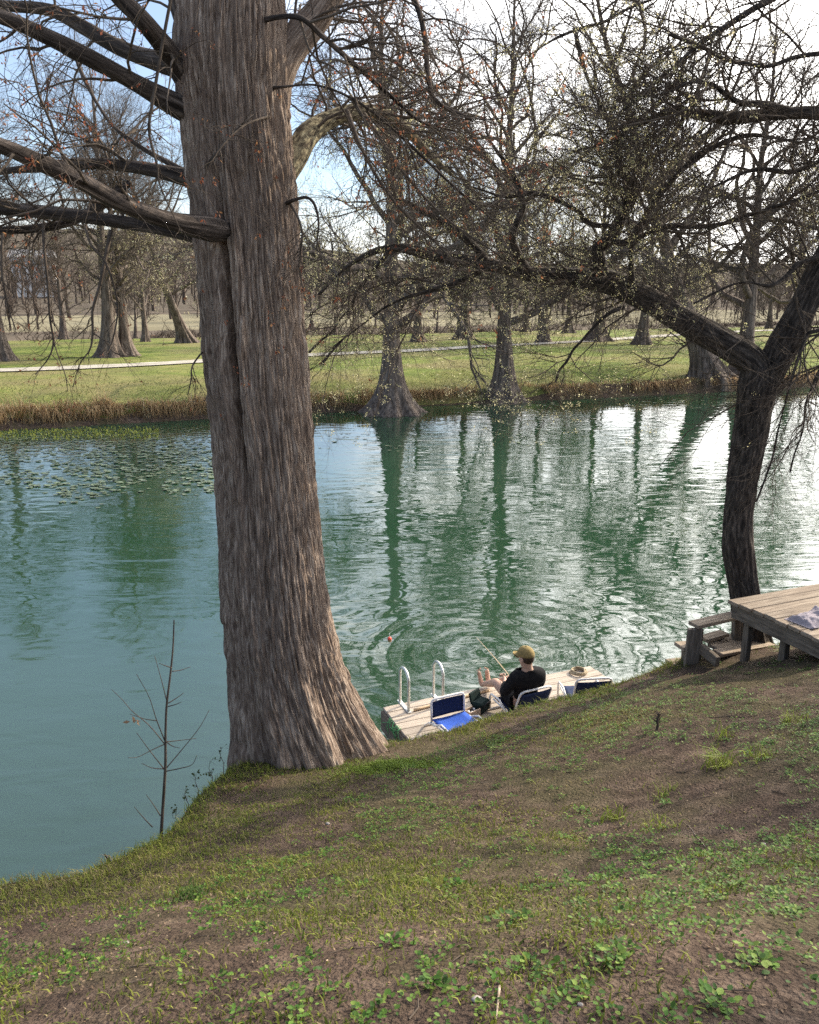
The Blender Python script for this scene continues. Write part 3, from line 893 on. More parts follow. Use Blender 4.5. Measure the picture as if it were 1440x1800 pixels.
fork_limbs = [
    [(1340, 690, FY, 60), (1325, 640, FY + .05, 62), (1275, 605, FY + .15, 58), (1200, 562, FY + .3, 52), (1130, 522, FY + .45, 50), (1070, 494, FY + .55, 46), (1000, 486, FY + .65, 36), (930, 482, FY + .75, 30), (860, 466, FY + .85, 26), (770, 450, FY + 1.0, 21), (690, 434, FY + 1.1, 16), (620, 462, FY + 1.1, 11), (560, 520, FY + 1.1, 6)],
    [(1335, 690, FY, 60), (1360, 640, FY + .05, 66), (1392, 580, FY + .05, 58), (1420, 520, FY + .05, 54), (1450, 460, FY, 50), (1500, 380, FY - .1, 46), (1540, 300, FY - .2, 42), (1560, 210, FY - .3, 36), (1600, 60, FY - .4, 26), (1650, -120, FY - .5, 16)],
    [(1552, 250, FY - .25, 40), (1510, 212, FY - .3, 30), (1440, 200, FY - .35, 27), (1360, 200, FY - .3, 25), (1290, 206, FY - .2, 24), (1230, 204, FY - .1, 20), (1185, 194, FY, 14), (1120, 222, FY + .1, 11), (1070, 250, FY + .2, 8), (1000, 270, FY + .3, 5)],
    [(1400, 198, FY - .33, 18), (1345, 182, FY - .4, 16), (1300, 180, FY - .45, 13), (1265, 158, FY - .5, 12), (1220, 145, FY - .5, 10), (1170, 165, FY - .5, 7), (1080, 170, FY - .4, 4)],
    [(1062, 494, FY + .55, 34), (1052, 440, FY + .5, 26), (1066, 424, FY + .45, 25), (1084, 400, FY + .4, 22), (1100, 360, FY + .35, 20), (1118, 330, FY + .3, 18), (1090, 300, FY + .3, 16), (1082, 240, FY + .3, 14), (1060, 190, FY + .4, 11), (1030, 130, FY + .5, 8), (1010, 50, FY + .5, 5)],
    [(1066, 424, FY + .45, 18), (1110, 420, FY + .3, 16), (1160, 345, FY + .1, 15), (1210, 290, FY, 13), (1260, 255, FY - .1, 10), (1330, 235, FY - .2, 7), (1410, 250, FY - .3, 4)],
    [(1112, 512, FY + .48, 16), (1108, 470, FY + .3, 12), (1112, 430, FY + .2, 12), (1170, 398, FY, 12), (1250, 396, FY - .1, 11), (1330, 372, FY - .2, 9), (1400, 350, FY - .3, 6), (1470, 320, FY - .3, 4)],
    [(1460, 440, FY, 14), (1400, 470, FY - .2, 11), (1360, 500, FY - .3, 9), (1300, 498, FY - .3, 6), (1220, 530, FY - .4, 4)],
    [(1430, 520, FY, 16), (1480, 560, FY - .1, 14), (1440, 580, FY - .3, 10), (1415, 600, FY - .3, 8), (1380, 700, FY - .3, 5), (1360, 800, FY - .3, 3), (1330, 880, FY - .3, 2)],
    [(1500, 600, FY - .1, 14), (1450, 640, FY - .2, 10), (1420, 700, FY - .2, 6), (1410, 760, FY - .2, 5), (1390, 830, FY - .2, 3)],
    [(860, 466, FY + .85, 18), (820, 420, FY + .8, 14), (760, 380, FY + .7, 11), (700, 350, FY + .7, 8), (640, 300, FY + .6, 5)],
    [(930, 482, FY + .75, 18), (900, 420, FY + .6, 14), (920, 360, FY + .5, 12), (900, 300, FY + .5, 10), (860, 240, FY + .5, 7), (850, 160, FY + .5, 5)],
    [(1084, 400, FY + .4, 14), (1030, 390, FY + .5, 12), (1010, 370, FY + .5, 11), (940, 340, FY + .6, 9), (880, 345, FY + .6, 7), (800, 320, FY + .7, 4)],
    [(1095, 540, FY + .4, 9), (1060, 560, FY + .3, 7), (1030, 590, FY + .3, 6), (1000, 630, FY + .3, 5), (975, 670, FY + .3, 3)],
    [(860, 470, FY + .85, 12), (800, 500, FY + .8, 10), (720, 520, FY + .8, 8), (650, 560, FY + .8, 6), (560, 640, FY + .8, 4)],
    [(690, 434, FY + 1.1, 10), (640, 500, FY + 1.0, 7), (600, 560, FY + 1.0, 5), (545, 620, FY + 1.0, 3)],
]
fork_limbs += [
    [(1600, 60, FY - .4, 20), (1500, -60, FY - .5, 16), (1400, -20, FY - .55, 13), (1310, 20, FY - .55, 11), (1230, 75, FY - .5, 9), (1160, 140, FY - .45, 7), (1090, 205, FY - .4, 5)],
    [(1565, 190, FY - .3, 18), (1500, 110, FY - .5, 13), (1420, 95, FY - .6, 11), (1340, 115, FY - .65, 9), (1270, 100, FY - .7, 7), (1180, 60, FY - .7, 5)],
    [(1400, -20, FY - .55, 12), (1290, -50, FY - .3, 10), (1180, -20, FY - .1, 8), (1080, 30, FY, 7), (990, 60, FY + .1, 5), (900, 120, FY + .2, 4)],
    [(1545, 290, FY - .2, 16), (1480, 270, FY - .3, 12), (1400, 300, FY - .4, 10), (1320, 300, FY - .5, 8), (1250, 330, FY - .5, 5)],
]
FP, FR = [], []
for i, lp in enumerate(fork_limbs):
    P, Rr = limb_px(lp, 60)
    Rr = Rr * .80
    w = 0.02 * np.array([vn2(np.linspace(0, 9, 60), np.full(60, i + .3), 160 + k) for k in range(3)]).T
    P = P + w * sstep(0, .15, np.linspace(0, 1, 60))[:, None] * (0.4 if i < 2 else 1.2)
    local(branch_obj(P, Rr, m_dark, ft, 40 if i < 2 else 14, 0.014 if i < 2 else 0.005, i + 40), fork_base)
    FP.append(P); FR.append(Rr)
A, B_ = resamp(FP, FR, 20)
up1 = grow(rng, A, B_, 225, (.2, 1), (.8, 2.3), (.5, 1.25), 9, .19, (-.03, 0, .03), .5, .0125)
dn1 = grow(rng, A[[0, 1, 6, 10, 14, 15]], B_[[0, 1, 6, 10, 14, 15]], 60, (.3, 1), (.5, 1.3), (.6, 1.2), 9, .2, (-.02, 0, -.16), .45, .013)
p1, r1 = np.vstack([up1[0], dn1[0]]), np.vstack([up1[1], dn1[1]])
keep_ = (p1[:, 0, 0] > 1.4) | (rng.random(len(p1)) < .6)
p1, r1 = p1[keep_], r1[keep_]
p2, r2 = grow(rng, p1, r1, 3000, (.1, 1), (.4, 1.35), (.4, 1.1), 5, .22, (0, 0, -.03), .6, .0055)
p3, r3 = grow(rng, p2, r2, 14500, (.1, 1), (.15, .5), (.4, 1.1), 3, .25, (0, 0, -.05), .65, .0024, tip=.5)
V, F = merge_tubes([(p1, r1, 5), (p2, r2, 3), (p3, r3, 3)])
local(obj('twigs', mesh_np('twigs', V, F, m_twig), ft, 'stuff'), fork_base)
buds = [(0.48, 0.44, 0.23), (0.56, 0.51, 0.31), (0.40, 0.40, 0.2), (0.62, 0.57, 0.4)]
xm = p3[:, :, 0].mean(1); zm = p3[:, :, 2].mean(1)
sel = p3[(zm < 7.3) & (zm > 3.6) & (xm < 2.3 + .5 * rng.normal(size=len(xm)))]
V, F, tint = leaf_quads(rng, sel, 9000, (.009, .022), buds, 4, .014, .3, tr=(.6, 1.0))
local(obj('leaf_buds', mesh_np('leaf_buds', V, F, m_leaf, tint=tint), ft, 'stuff'), fork_base)

# ---------------------------------------------------------------- far cypresses


def cypress(seed, H, r0, lean=(0, 0), flare=1.5, nl=15, zl=0.2, ntw=(90, 1100, 4200), spread=0.42, rise=.05, leaves=0, fork=None, twig=m_fartwig):
    """one free-standing bare cypress round the origin -> dict of meshes"""
    rng = np.random.default_rng(seed)
    n_, k = 70, 56
    t = np.linspace(0, 1, n_) ** 1.5
    z = -0.6 + t * (H + .6)
    zz = np.clip(z / H, 0, 1)
    cx = lean[0] * H * (zz - .25 * zz * zz) + 0.45 * zz * vn2(zz * 5, zz * 0 + seed, seed)
    cy = lean[1] * H * (zz - .25 * zz * zz) + 0.45 * zz * vn2(zz * 5, zz * 0 + seed + 9, seed)
    r = r0 * (1 - .93 * zz ** .6) * (1 + flare * np.exp(-np.maximum(z, 0) / (0.9 * r0 + .55)))
    a = np.linspace(0, 2 * PI, k, endpoint=False)
    fl = np.exp(-np.maximum(z, -.2) / 1.1)[:, None]
    rr = r[:, None] * (1 + fl * (0.14 * np.cos(7 * a + seed) + 0.10 * np.cos(12 * a + 2 * seed)) + 0.05 * vn3(np.cos(a)[None] * 4, np.sin(a)[None] * 4, z[:, None] * .5, seed))
    V = np.stack([cx[:, None] + rr * np.cos(a), cy[:, None] + rr * np.sin(a), np.repeat(z[:, None], k, 1)], -1)
    i = (np.arange(n_ - 1) * k)[:, None]; j = np.arange(k)[None]; j2 = (j + 1) % k
    q = np.stack([i + j, i + j2, i + k + j2, i + k + j], -1).reshape(-1, 4)
    out = {'trunk': mesh_np('trunk', V, [q], m_farbark), 'branch': []}
    tp = np.stack([cx, cy, z], -1); trr = r
    LP, LR = [], []
    for b_ in range(nl):
        f = zl + (0.97 - zl) * (b_ + rng.uniform(0, .8)) / nl
        i0 = np.argmin(np.abs(z - f * H))
        az = b_ * 2.4 + rng.uniform(-.5, .5)
        ln = H * spread * (1 - .6 * f) * rng.uniform(.7, 1.25)
        el = rng.uniform(.05, .6) + .7 * f
        d = np.array([math.cos(az) * math.cos(el), math.sin(az) * math.cos(el), math.sin(el)])
        p = tp[i0].copy(); pts = [p]
        for s_ in range(11):
            p = p + d * ln / 11; pts.append(p.copy())
            d = d + rng.normal(size=3) * .21 + np.array([0, 0, rise]); d /= np.linalg.norm(d)
        pts = np.array(pts)
        rb = min(trr[i0] * .62, 0.035 + ln * .016) * np.linspace(1, .2, 12)
        LP.append(pts); LR.append(rb)
        v, F = tube1(pts, rb, 7, True)
        out['branch'].append(mesh_np('branch', v, F, m_farbark))
    A, B_ = np.array(LP), np.array(LR)
    a1, b1 = grow(rng, A, B_, ntw[0], (.15, 1), (H * .08, H * .22), (.4, 1.1), 7, .2, (0, 0, .03), .55, .045)
    a2, b2 = grow(rng, a1, b1, ntw[1], (.1, 1), (.9, 2.6), (.4, 1.1), 5, .22, (0, 0, -.02), .6, .017)
    a3, b3 = grow(rng, a2, b2, ntw[2], (.1, 1), (.45, 1.4), (.4, 1.1), 3, .3, (0, 0, -.1), .65, .009, tip=.6)
    v, F = merge_tubes([(a1, b1, 4), (a2, b2, 3), (a3, b3, 3)])
    out['twigs'] = mesh_np('twigs', v, F, twig)
    if leaves:
        low = a3[a3[:, 0, 2] < H * .62]
        v, F, tint = leaf_quads(rng, low if len(low) > 50 else a3, leaves, (.04, .10), buds, 3, .06, .3, tr=(.5, 1.0))
        out['leaf_buds'] = mesh_np('leaf_buds', v, F, m_leaf, tint=tint)
    return out


def plant(meshes, base, rz, sc, label, group=None, name='cypress_tree', cat='tree'):
    o = empty(name, base, rz, label, cat, group)
    o.scale = (sc, sc, sc)
    obj('trunk', meshes['trunk'], o)
    for m in meshes['branch']: obj('branch', m, o)
    obj('twigs', meshes['twigs'], o, 'stuff')
    if 'leaf_buds' in meshes: obj('leaf_buds', meshes['leaf_buds'], o, 'stuff')
    return o


def gz(u, v, z):                        # stand on the far ground under that pixel
    p = at_z(u, v, z)
    s, n_ = to_sn(p[0], p[1])
    return np.array([p[0], p[1], float(far_z(np.array(s), np.array(n_)))])


c_a = cypress(101, 18, .52, (-.004, 0), 1.75, 30, .18, (260, 2800, 9800), .62, .0, 6000)
c_b = cypress(102, 18, .50, (.004, 0), 1.15, 30, .20, (260, 2800, 9800), .62, .0, 5000)
c_c = cypress(103, 20, .60, (-.52, -.05), 1.0, 26, .22, (220, 2400, 8500), .55, .02)
c_d = cypress(104, 20, .62, (.02, 0), .9, 22, .20, (160, 1900, 7000), .42, .05)
p = gz(690, 726, 0.0); p[2] = -0.05
plant(c_a, p, .3, 1.0, 'grey cypress with a broad flared foot in the water at the far bank', name='cypress_tree')
p = gz(884, 704, 0.05); p[2] = 0.0
plant(c_b, p, .0, 1.0, 'slim upright cypress standing in the far bank edge, foot lightly flared')
p = gz(1250, 676, 0.25)
plant(c_c, p, .0, 1.05, 'thick cypress leaning steeply to the left over the far bank')
p = gz(1305, 668, 0.4)
plant(c_b, p, 1.9, 1.0, 'straight far bank cypress half hidden by the forked tree trunk')
p = gz(195, 628, 1.0)
plant(c_d, p, .4, .9, 'broad grey cypress on the lawn just behind the gravel path')
p = gz(222, 626, 1.0)
plant(c_b, p, 2.2, .85, 'narrower second trunk close beside the broad cypress behind the path')
p = gz(2, 634, 1.0)
plant(c_d, p, 2.5, .85, 'cypress on the lawn cut by the left edge of the picture')
p = gz(1052, 600, 1.0)
plant(c_a, p, 2.0, 1.0, 'distant cypress on the lawn beyond the path, below the heavy left limb')
p = gz(816, 596, 1.0)
plant(c_d, p, 1.2, .95, 'distant cypress beyond the path between the two far bank cypresses')
p = gz(330, 602, 1.0)
plant(c_c, p, 1.0, .9, 'distant leaning cypress with twin stems near the big trunk, beyond the path')
c_h = cypress(108, 15, .42, (.05, 0), .9, 26, .16, (220, 2200, 6000), .85, .0)
for u, v, rz, sc, lb in [(1128, 606, .3, 1.1, 'wide crowned bare tree on the lawn right of the leaning cypress top'), (955, 602, 1.7, 1.0, 'wide crowned bare tree beyond the slim upright cypress'), (1400, 600, 2.9, 1.15, 'wide crowned bare tree seen behind the right fork of the forked tree'), (735, 600, 4.1, 1.0, 'wide crowned bare tree beyond the path, right of the flared foot cypress')]:
    plant(c_h, gz(u, v, 1.0), rz, sc, lb, name='bare_tree')
# trees in a row at the back of the lawn
c_e = cypress(105, 17, .42, (.03, 0), .7, 18, .18, (110, 1100, 3600), .44, .05)
c_f = cypress(106, 15, .36, (-.08, 0), .6, 16, .18, (100, 1000, 3200), .44, .05)
rng = np.random.default_rng(5)
back = [
    (256, 600, 'slim bare tree at the back of the lawn, first one right of the broad cypress'),
    (238, 590, 'thin bare tree far back, seen close beside the narrower second trunk'),
    (112, 592, 'bare tree in the back row left of the broad cypress, before the house'),
    (590, 586, 'bare tree in the back row just right of the big ridged trunk'),
    (735, 584, 'small bare tree in the back row, right of the flared foot cypress'),
    (768, 577, 'bare tree in the back row between the two far bank cypresses'),
    (925, 584, 'bare tree in the back row just right of the slim upright cypress'),
    (950, 576, 'thin distant bare tree right of the slim upright cypress, farther back'),
    (1000, 586, 'bare tree in the back row below the bend of the long left limb'),
    (1128, 578, 'bare tree in the back row under the middle of the long left limb'),
    (1190, 580, 'bare tree in the back row directly behind the leaning cypress'),
    (1206, 574, 'thin distant bare tree showing just right of the leaning cypress'),
    (1352, 577, 'bare tree in the back row seen through the fork of the forked tree'),
    (1420, 582, 'bare tree in the back row farthest right, behind the right fork'),
    (548, 577, 'thin distant bare tree touching the right edge of the big ridged trunk'),
    (660, 574, 'thin distant bare tree just left of the flared foot cypress')]
for i, (u, v, lb) in enumerate(back):
    p = gz(u, v, 1.0)
    plant((c_e, c_f, c_d)[i % 3] if i % 5 else c_f, p, rng.uniform(0, 6), rng.uniform(.45, .95), lb, 'bare trees along the back of the lawn', 'bare_tree')

# unseen tree added past the right edge, placed so its crown shades the slope
c_g = cypress(107, 15, .34, (-.10, .02), .6, 16, .25, (100, 900, 2600), .46, .04, 1500, twig=m_twig)
for (x, y, rz, sc, lb) in [(10.2, 7.4, .4, .95, 'unseen tree added past the right edge to shade the near bank')]:
    plant(c_g, np.array([x, y, float(bank_z(np.array([x]), np.array([y]), False)[0]) - .1]), rz, sc, lb, name='bare_tree')

# ---- far wood: one mass of bare trees
rng = np.random.default_rng(9)


def wood_mass(n_, area, hr):
    P0, R0 = [], []
    for _ in range(n_):
        s = rng.uniform(*area[0]); nn = rng.uniform(*area[1])
        b0 = sn(s, nn, float(far_z(np.array(s), np.array(nn))) - .3)
        h = rng.uniform(*hr)
        pts = np.array([b0 + np.array([rng.normal() * .05 * h * t, rng.normal() * .05 * h * t, h * t]) for t in np.linspace(0, 1, 6)])
        P0.append(pts); R0.append(np.linspace(.028 * h, .004 * h, 6))
    P0, R0 = np.array(P0), np.array(R0)
    a1, b1 = grow(rng, P0, R0, n_ * 12, (.18, 1), (hr[1] * .22, hr[1] * .5), (.4, 1.0), 4, .2, (0, 0, .10), .55, .12)
    a2, b2 = grow(rng, a1, b1, n_ * 50, (.05, 1), (hr[1] * .11, hr[1] * .32), (.3, 1.0), 2, .3, (0, 0, .03), .6, .055, tip=.6)
    return merge_tubes([(P0, R0, 3), (a1, b1, 3), (a2, b2, 3)])


V, F = wood_mass(430, ((-130, 300), (112, 160)), (2.5, 7))
tag(obj('underwood', mesh_np('underwood', V, F, m_woodtwig), kind='stuff'), 'low bare scrub along the front of the far woods', 'scrub')
V, F = wood_mass(540, ((-130, 300), (128, 290)), (7, 14))
tag(obj('far_woods', mesh_np('far_woods', V, F, m_woodtwig), kind='stuff'), 'brown bare winter woods covering the ground below the hill', 'woods')
# brush along the ditch
P0 = []
nb_ = 7000
s = rng.uniform(-60, 190, nb_); nn = 98 + rng.normal(size=nb_) * 7 + 5 * vn2(s * .03, s * 0, 9)
base = s[:, None] * E1 + nn[:, None] * E2; base[:, 2] = far_z(s, nn)
d = rng.normal(size=(nb_, 3)) * 1.1; d[:, 2] = np.abs(d[:, 2]) + .5; d = nrm(d)
h = rng.uniform(.3, 1.5, nb_)[:, None] * np.clip(.7 + 1.3 * vn2(s * .09, nn * .1, 77)[:, None], .15, 2)
kb = vn2(s * .07, nn * .12, 79) > -.12
base, d, h = base[kb], d[kb], h[kb]; nb_ = len(base)
P0 = np.stack([base, base + d * h * .5, base + d * h + rng.normal(size=(nb_, 3)) * .3], 1)
R0 = np.tile(np.array([.05, .035, .015]), (nb_, 1))
a2, b2 = grow(rng, P0, R0, 15000, (.1, 1), (.3, 1.1), (.4, 1.4), 2, .4, (0, 0, -.05), .7, .02, tip=.5)
V, F = merge_tubes([(P0, R0, 3), (a2, b2, 3)])
tag(obj('brush', mesh_np('brush', V, F, m_brush), kind='stuff'), 'dark tangled brush along the ditch behind the lawn', 'brush')

# house far off among the trees
hb = at_y(66, 520, 250.0); hs, hn = to_sn(hb[0], hb[1])
hz = float(far_z(np.array(hs), np.array(hn)))
house = empty('house', (hb[0], hb[1], hz), R_(14), 'pale long building far off among the bare trees below the hill', 'house')
MB().box((0, 0, 5.5), (11, 9, 11)).obj('wall', m_wallw, house)
mbx = MB()
mbx.add(np.array([[-6.1, -5.1, 11.02], [6.1, -5.1, 11.02], [6.1, 5.1, 11.02], [-6.1, 5.1, 11.02], [-6.1, 0, 13.4], [6.1, 0, 13.4]]), [np.array([[0, 1, 5, 4], [2, 3, 4, 5], [3, 2, 1, 0]]), np.array([[0, 4, 3], [1, 2, 5]])])
mbx.obj('roof', m_roof, house)
wm = MB().box((0, 0, 0), (1.3, .12, 1.7)).mesh('window', m_glass)
for i in range(5):
    for k in range(2):
        o = obj('window', wm, house); o.location = (-4.4 + 2.2 * i, -4.54, 7.2 + 2.2 * k)

# ================================================================= dry grass fringe of the far bank


def blades(rng, base, h, w, lean, tint, curve=.5, seg=2):
    n_ = len(base)
    a = rng.uniform(0, 2 * PI, n_)
    d = np.stack([np.cos(a), np.sin(a), np.zeros(n_)], 1)
    sd = np.stack([-np.sin(a + rng.normal(size=n_) * .8), np.cos(a), np.zeros(n_)], 1)
    h = h[:, None]; w = w[:, None]; ln = lean[:, None]
    up = np.array([0, 0, 1.0])
    m = base + up * h * .55 + d * h * ln * .3
    t = base + up * h * (1 - .35 * ln) + d * h * ln
    V = np.stack([base - sd * w, base + sd * w, m + sd * w * .75, m - sd * w * .75, t], 1).reshape(-1, 3)
    k = np.arange(n_)[:, None] * 5
    return V, [k + np.array([[0, 1, 2, 3]]), k + np.array([[3, 2, 4]])], np.repeat(tint, 5, 0)


rng = np.random.default_rng(31)
n_ = 34000
s = rng.uniform(-24, 60, n_)
edge = 35.0 + 0.35 * vn2(s * 0.6, s * 0 + .5, 21) + 0.8 * vn2(s * 0.11, s * 0 + .5, 22)
dn = np.abs(rng.normal(size=n_)) * .55 + .12
xw = s * E1[0] + (edge + dn) * E2[0]
keep = (rng.random(n_) < np.where(xw < -6, 1.0, .55)) & (vn2(s * .9, dn * 2, 51) + .5 * vn2(s * .3, dn, 50) > np.where(xw < -3, -.62, -.2))
s, edge, dn, xw = s[keep], edge[keep], dn[keep], xw[keep]
base = s[:, None] * E1 + (edge + dn)[:, None] * E2; base[:, 2] = far_z(s, edge + dn)
lefty = sstep(2, -8, xw)
h = rng.uniform(.12, .5, len(s)) * (.5 + .6 * lefty) * np.clip(1 + .8 * vn2(s * 1.3, dn, 52) + .5 * vn2(s * .35, s * 0, 53) + .4 * vn2(s * 4, dn, 54), .15, 2.4)
h = np.where(rng.random(len(s)) < .05, h * 1.9, h)
cols = np.array([(.42, .28, .14), (.52, .38, .21), (.33, .20, .10), (.26, .18, .10), (.56, .45, .28)])
tint = cols[rng.integers(0, 5, len(s))] * rng.uniform(.7, 1.15, (len(s), 1))
V, F, tt = blades(rng, base, h, np.full(len(s), .012), rng.uniform(.2, 1.1, len(s)), tint)
tag(obj('dry_grass', mesh_np('dry_grass', V, F, m_dry, tint=tt), kind='stuff'), 'tan dry grass fringe overhanging the far bank', 'grass')
# blades hanging down the cut face
n_ = 9000
s = rng.uniform(-24, 60, n_)
edge = 35.0 + 0.35 * vn2(s * 0.6, s * 0 + .5, 21) + 0.8 * vn2(s * 0.11, s * 0 + .5, 22)
base = s[:, None] * E1 + (edge + .42)[:, None] * E2; base[:, 2] = far_z(s, edge + .42)
clump = vn2(s * 1.6, s * 0 + 8, 55)
kk = clump > -.2; s, edge, base = s[kk], edge[kk], base[kk]
n_ = len(s); f = rng.uniform(.15, .5, n_)[:, None]
mid = base - E2 * f * .8 + np.array([0, 0, .12]) + rng.normal(size=(n_, 3)) * .07
tip = base - E2 * (f * 1.4) - np.array([0, 0, 1]) * rng.uniform(.1, .5, (n_, 1)) + rng.normal(size=(n_, 3)) * .1
w = E1 * .010
V = np.stack([base - w, base + w, mid + w, mid - w, tip], 1).reshape(-1, 3); k = np.arange(n_)[:, None] * 5
tint = cols[rng.integers(0, 4, n_)] * rng.uniform(.6, 1.0, (n_, 1))
tag(obj('hanging_dry_grass', mesh_np('hanging_dry_grass', V, [k + np.array([[0, 1, 2, 3]]), k + np.array([[3, 2, 4]])], m_dry, tint=np.repeat(tint, 5, 0)), kind='stuff'), 'brown dead grass drooping over the cut face of the far bank', 'grass')

n_ = 42000
s = rng.uniform(-24, 55, n_); nn = 35.7 + rng.exponential(5.0, n_)
kk = vn2(s * .9, nn * .9, 57) + .6 * vn2(s * .25, nn * .25, 58) > -.3; s, nn = s[kk], nn[kk]
base = s[:, None] * E1 + nn[:, None] * E2; base[:, 2] = far_z(s, nn)
lc_ = np.array([(.10, .14, .03), (.17, .20, .05), (.25, .23, .09), (.08, .11, .03), (.3, .24, .12)])
V, F, tt = blades(rng, base, rng.uniform(.03, .11, len(s)), np.full(len(s), .013), rng.uniform(.3, 1.2, len(s)), lc_[rng.integers(0, 5, len(s))] * rng.uniform(.7, 1.2, (len(s), 1)))
tag(obj('lawn_grass', mesh_np('lawn_grass', V, F, m_grass, tint=tt), kind='stuff'), 'uneven grass of the far lawn', 'grass')

# ================================================================= lily pads
rng = np.random.default_rng(77)


def pad_mesh(seed):
    r = np.random.default_rng(seed); k = 11
    a = np.linspace(R_(14), R_(346), k)
    V = [[0, 0, .012]] + [[math.cos(t) * (1 + .05 * r.normal()), math.sin(t) * (1 + .05 * r.normal()), .014 + .02 * r.random()] for t in a]
    F = [np.array([[0, i, i + 1] for i in range(1, k)])]
    V = np.array(V); V2 = V - np.array([0, 0, .012])
    F2 = [F[0][:, ::-1] + k + 1]
    rim = np.array([[i, i + k + 1, i + k + 2, i + 1] for i in range(1, k)])
    return mesh_np('lily_pad', np.vstack([V, V2]), [np.vstack([F[0], F2[0]]), rim], m_pad, False)


pads = [pad_mesh(i) for i in range(3)]
cand = []
while len(cand) < 1900:
    m = rng.random()
    if m < .74:                                            # dense bed at the left
        u = rng.uniform(-40, 385); v = rng.triangular(750, 775, 900)
        p = at_z(u, v, 0)
        dens = fbm2(np.array(p[0] * .7), np.array(p[1] * .35), 91, 3)
        if dens < -.8 + (v - 780) * .009 + .5 * (rng.random() - .5): continue
    else:                                                  # thin drifts along the far bank
        u = rng.uniform(560, 1440); v = rng.triangular(-34, -22, 60) + np.interp(u, [560, 850, 1000, 1440], [735, 716, 702, 680])
        p = at_z(u, v + 18, 0)
        if fbm2(np.array(p[0] * .5), np.array(p[1] * .3), 95, 3) < .1: continue
    s, nn = to_sn(p[0], p[1])
    if nn > 34.2: continue
    cand.append((p[0], p[1], rng.uniform(.045, .10)))
cand.sort(key=lambda c: -c[2] / math.hypot(c[0], c[1]))
for i, (x, y, r) in enumerate(cand[:290]):
    o = obj('lily_pad', pads[i % 3])
    o.location = (x, y, .004 + .0006 * (i % 9)); o.scale = (r, r, 1); o.rotation_euler = (0, 0, rng.uniform(0, 6.28))
    tag(o, 'flat pale green lily pad floating on the water near the far bank', 'lily pad', 'lily pads floating near the far bank')
mbp = MB()
for i, (x, y, r) in enumerate(cand[290:]):
    a = np.linspace(.25, 6.03, 9) + rng.uniform(0, 6)
    V = np.array([[x, y, .012]] + [[x + r * math.cos(t), y + r * math.sin(t), .014] for t in a])
    mbp.add(V, [np.array([[0, k, k + 1] for k in range(1, 9)])])
tag(mbp.obj('lily_pads', m_pad, kind='stuff'), 'smaller lily pads crowding the water by the far bank', 'lily pads')

# green weed standing among the pads
V, F, tt = [], [], []
base = np.array([at_z(u, v, 0.0) for u, v in zip(rng.uniform(0, 280, 900), rng.triangular(748, 760, 775, 900))])
V, F, tt = blades(rng, base, rng.uniform(.03, .1, 900), np.full(900, .02), rng.uniform(.3, 1.4, 900), np.array([(.25, .27, .05)]) * rng.uniform(.7, 1.3, (900, 1)))
tag(obj('water_weed', mesh_np('water_weed', V, F, m_grass, tint=tt), kind='stuff'), 'yellow green water weed at the foot of the far bank', 'water weed')

# ================================================================= the dock
D0 = at_z(672, 1243, 0.40)
D0[2] = 0.40
DROT = math.atan2(E1[1], E1[0])
DM = rotz(DROT)


def dk(a, b, z=0.0):                     # dock coordinates -> world (z above deck)
    return D0 + E1 * a + E2 * b + np.array([0, 0, z])


DL, DW = 2.86, 1.52
dock = empty('dock', D0, DROT, 'low floating dock of pale timber planks at the foot of the bank', 'dock')
rng = np.random.default_rng(2)
npl = 11; pw = DW / npl
for i in range(npl):
    o = MB().box((DL / 2 + rng.normal() * .006, 0, -.019), (DL + rng.uniform(-.02, .012), pw - .009, .038), bev=.004).obj('plank', m_deck, dock)
    o.location = (0, -pw * (i + .5), rng.uniform(-.003, .002)); o.rotation_euler = (0, 0, rng.normal() * .0012)
for nm, c, sz in [('end_board', (-.0, -DW / 2, -.16), (.04, DW - .01, .24)), ('end_board', (DL, -DW / 2, -.16), (.04, DW - .01, .24)), ('side_board', (DL / 2, -.03, -.16), (DL - .06, .04, .24)), ('side_board', (DL / 2, -DW + .03, -.16), (DL - .06, .04, .24))]:
    MB().box(c, sz, bev=.004).obj(nm, m_greyy if nm == 'end_board' else m_old, dock)
for a in (.35, 1.4, 2.5):
    MB().box((a, -DW / 2, -.30), (.5, DW - .2, .26), bev=.02).obj('float', m_black, dock)

# ladder
lad = empty('dock_ladder', dk(.24, 0), DROT, 'silver tube ladder with two hoop handrails at the end of the dock', 'ladder')
for a in (0.0, .43):
    rail = []
    for t in np.linspace(0, 1, 7): rail.append((a, -.22, .02 + t * .34))
    for t in np.linspace(0, PI, 13)[1:]: rail.append((a, -.09 - .13 * math.cos(t), .36 + .12 * math.sin(t)))
    for t in np.linspace(0, 1, 8)[1:]: rail.append((a, .04, .36 - t * 1.1))
    MB().tube(rail, .017, 12).obj('handrail', m_alu, lad, True)
    MB().box((a, -.09, .006), (.05, .34, .010), bev=.003).box((a, -.20, .016), (.045, .05, .012), bev=.003).obj('foot_plate', m_alu, lad)
for z_ in (-.12, -.36, -.6):
    MB().box((.215, .04, z_), (.42, .07, .025), bev=.006).obj('rung', m_alu, lad)

# oar / pole lying on the deck
pa, pb = dk(.30, -.235, .016), dk(1.33, -.13, .016)
pole = empty('wooden_pole', pa, 0, 'smooth tan wooden pole lying on the dock planks beyond the blue chair', 'pole')
ln = np.linspace(0, 1, 12)[:, None]
MB().tube((pb - pa) * ln, .015 + .002 * np.sin(np.linspace(0, 3, 12)), 10).obj('shaft', m_pole, pole, True)
MB().tube((pb - pa) * np.linspace(.93, 1.0, 4)[:, None] + np.array([0, 0, .0]), .0185, 10).obj('grip', m_pole, pole, True)


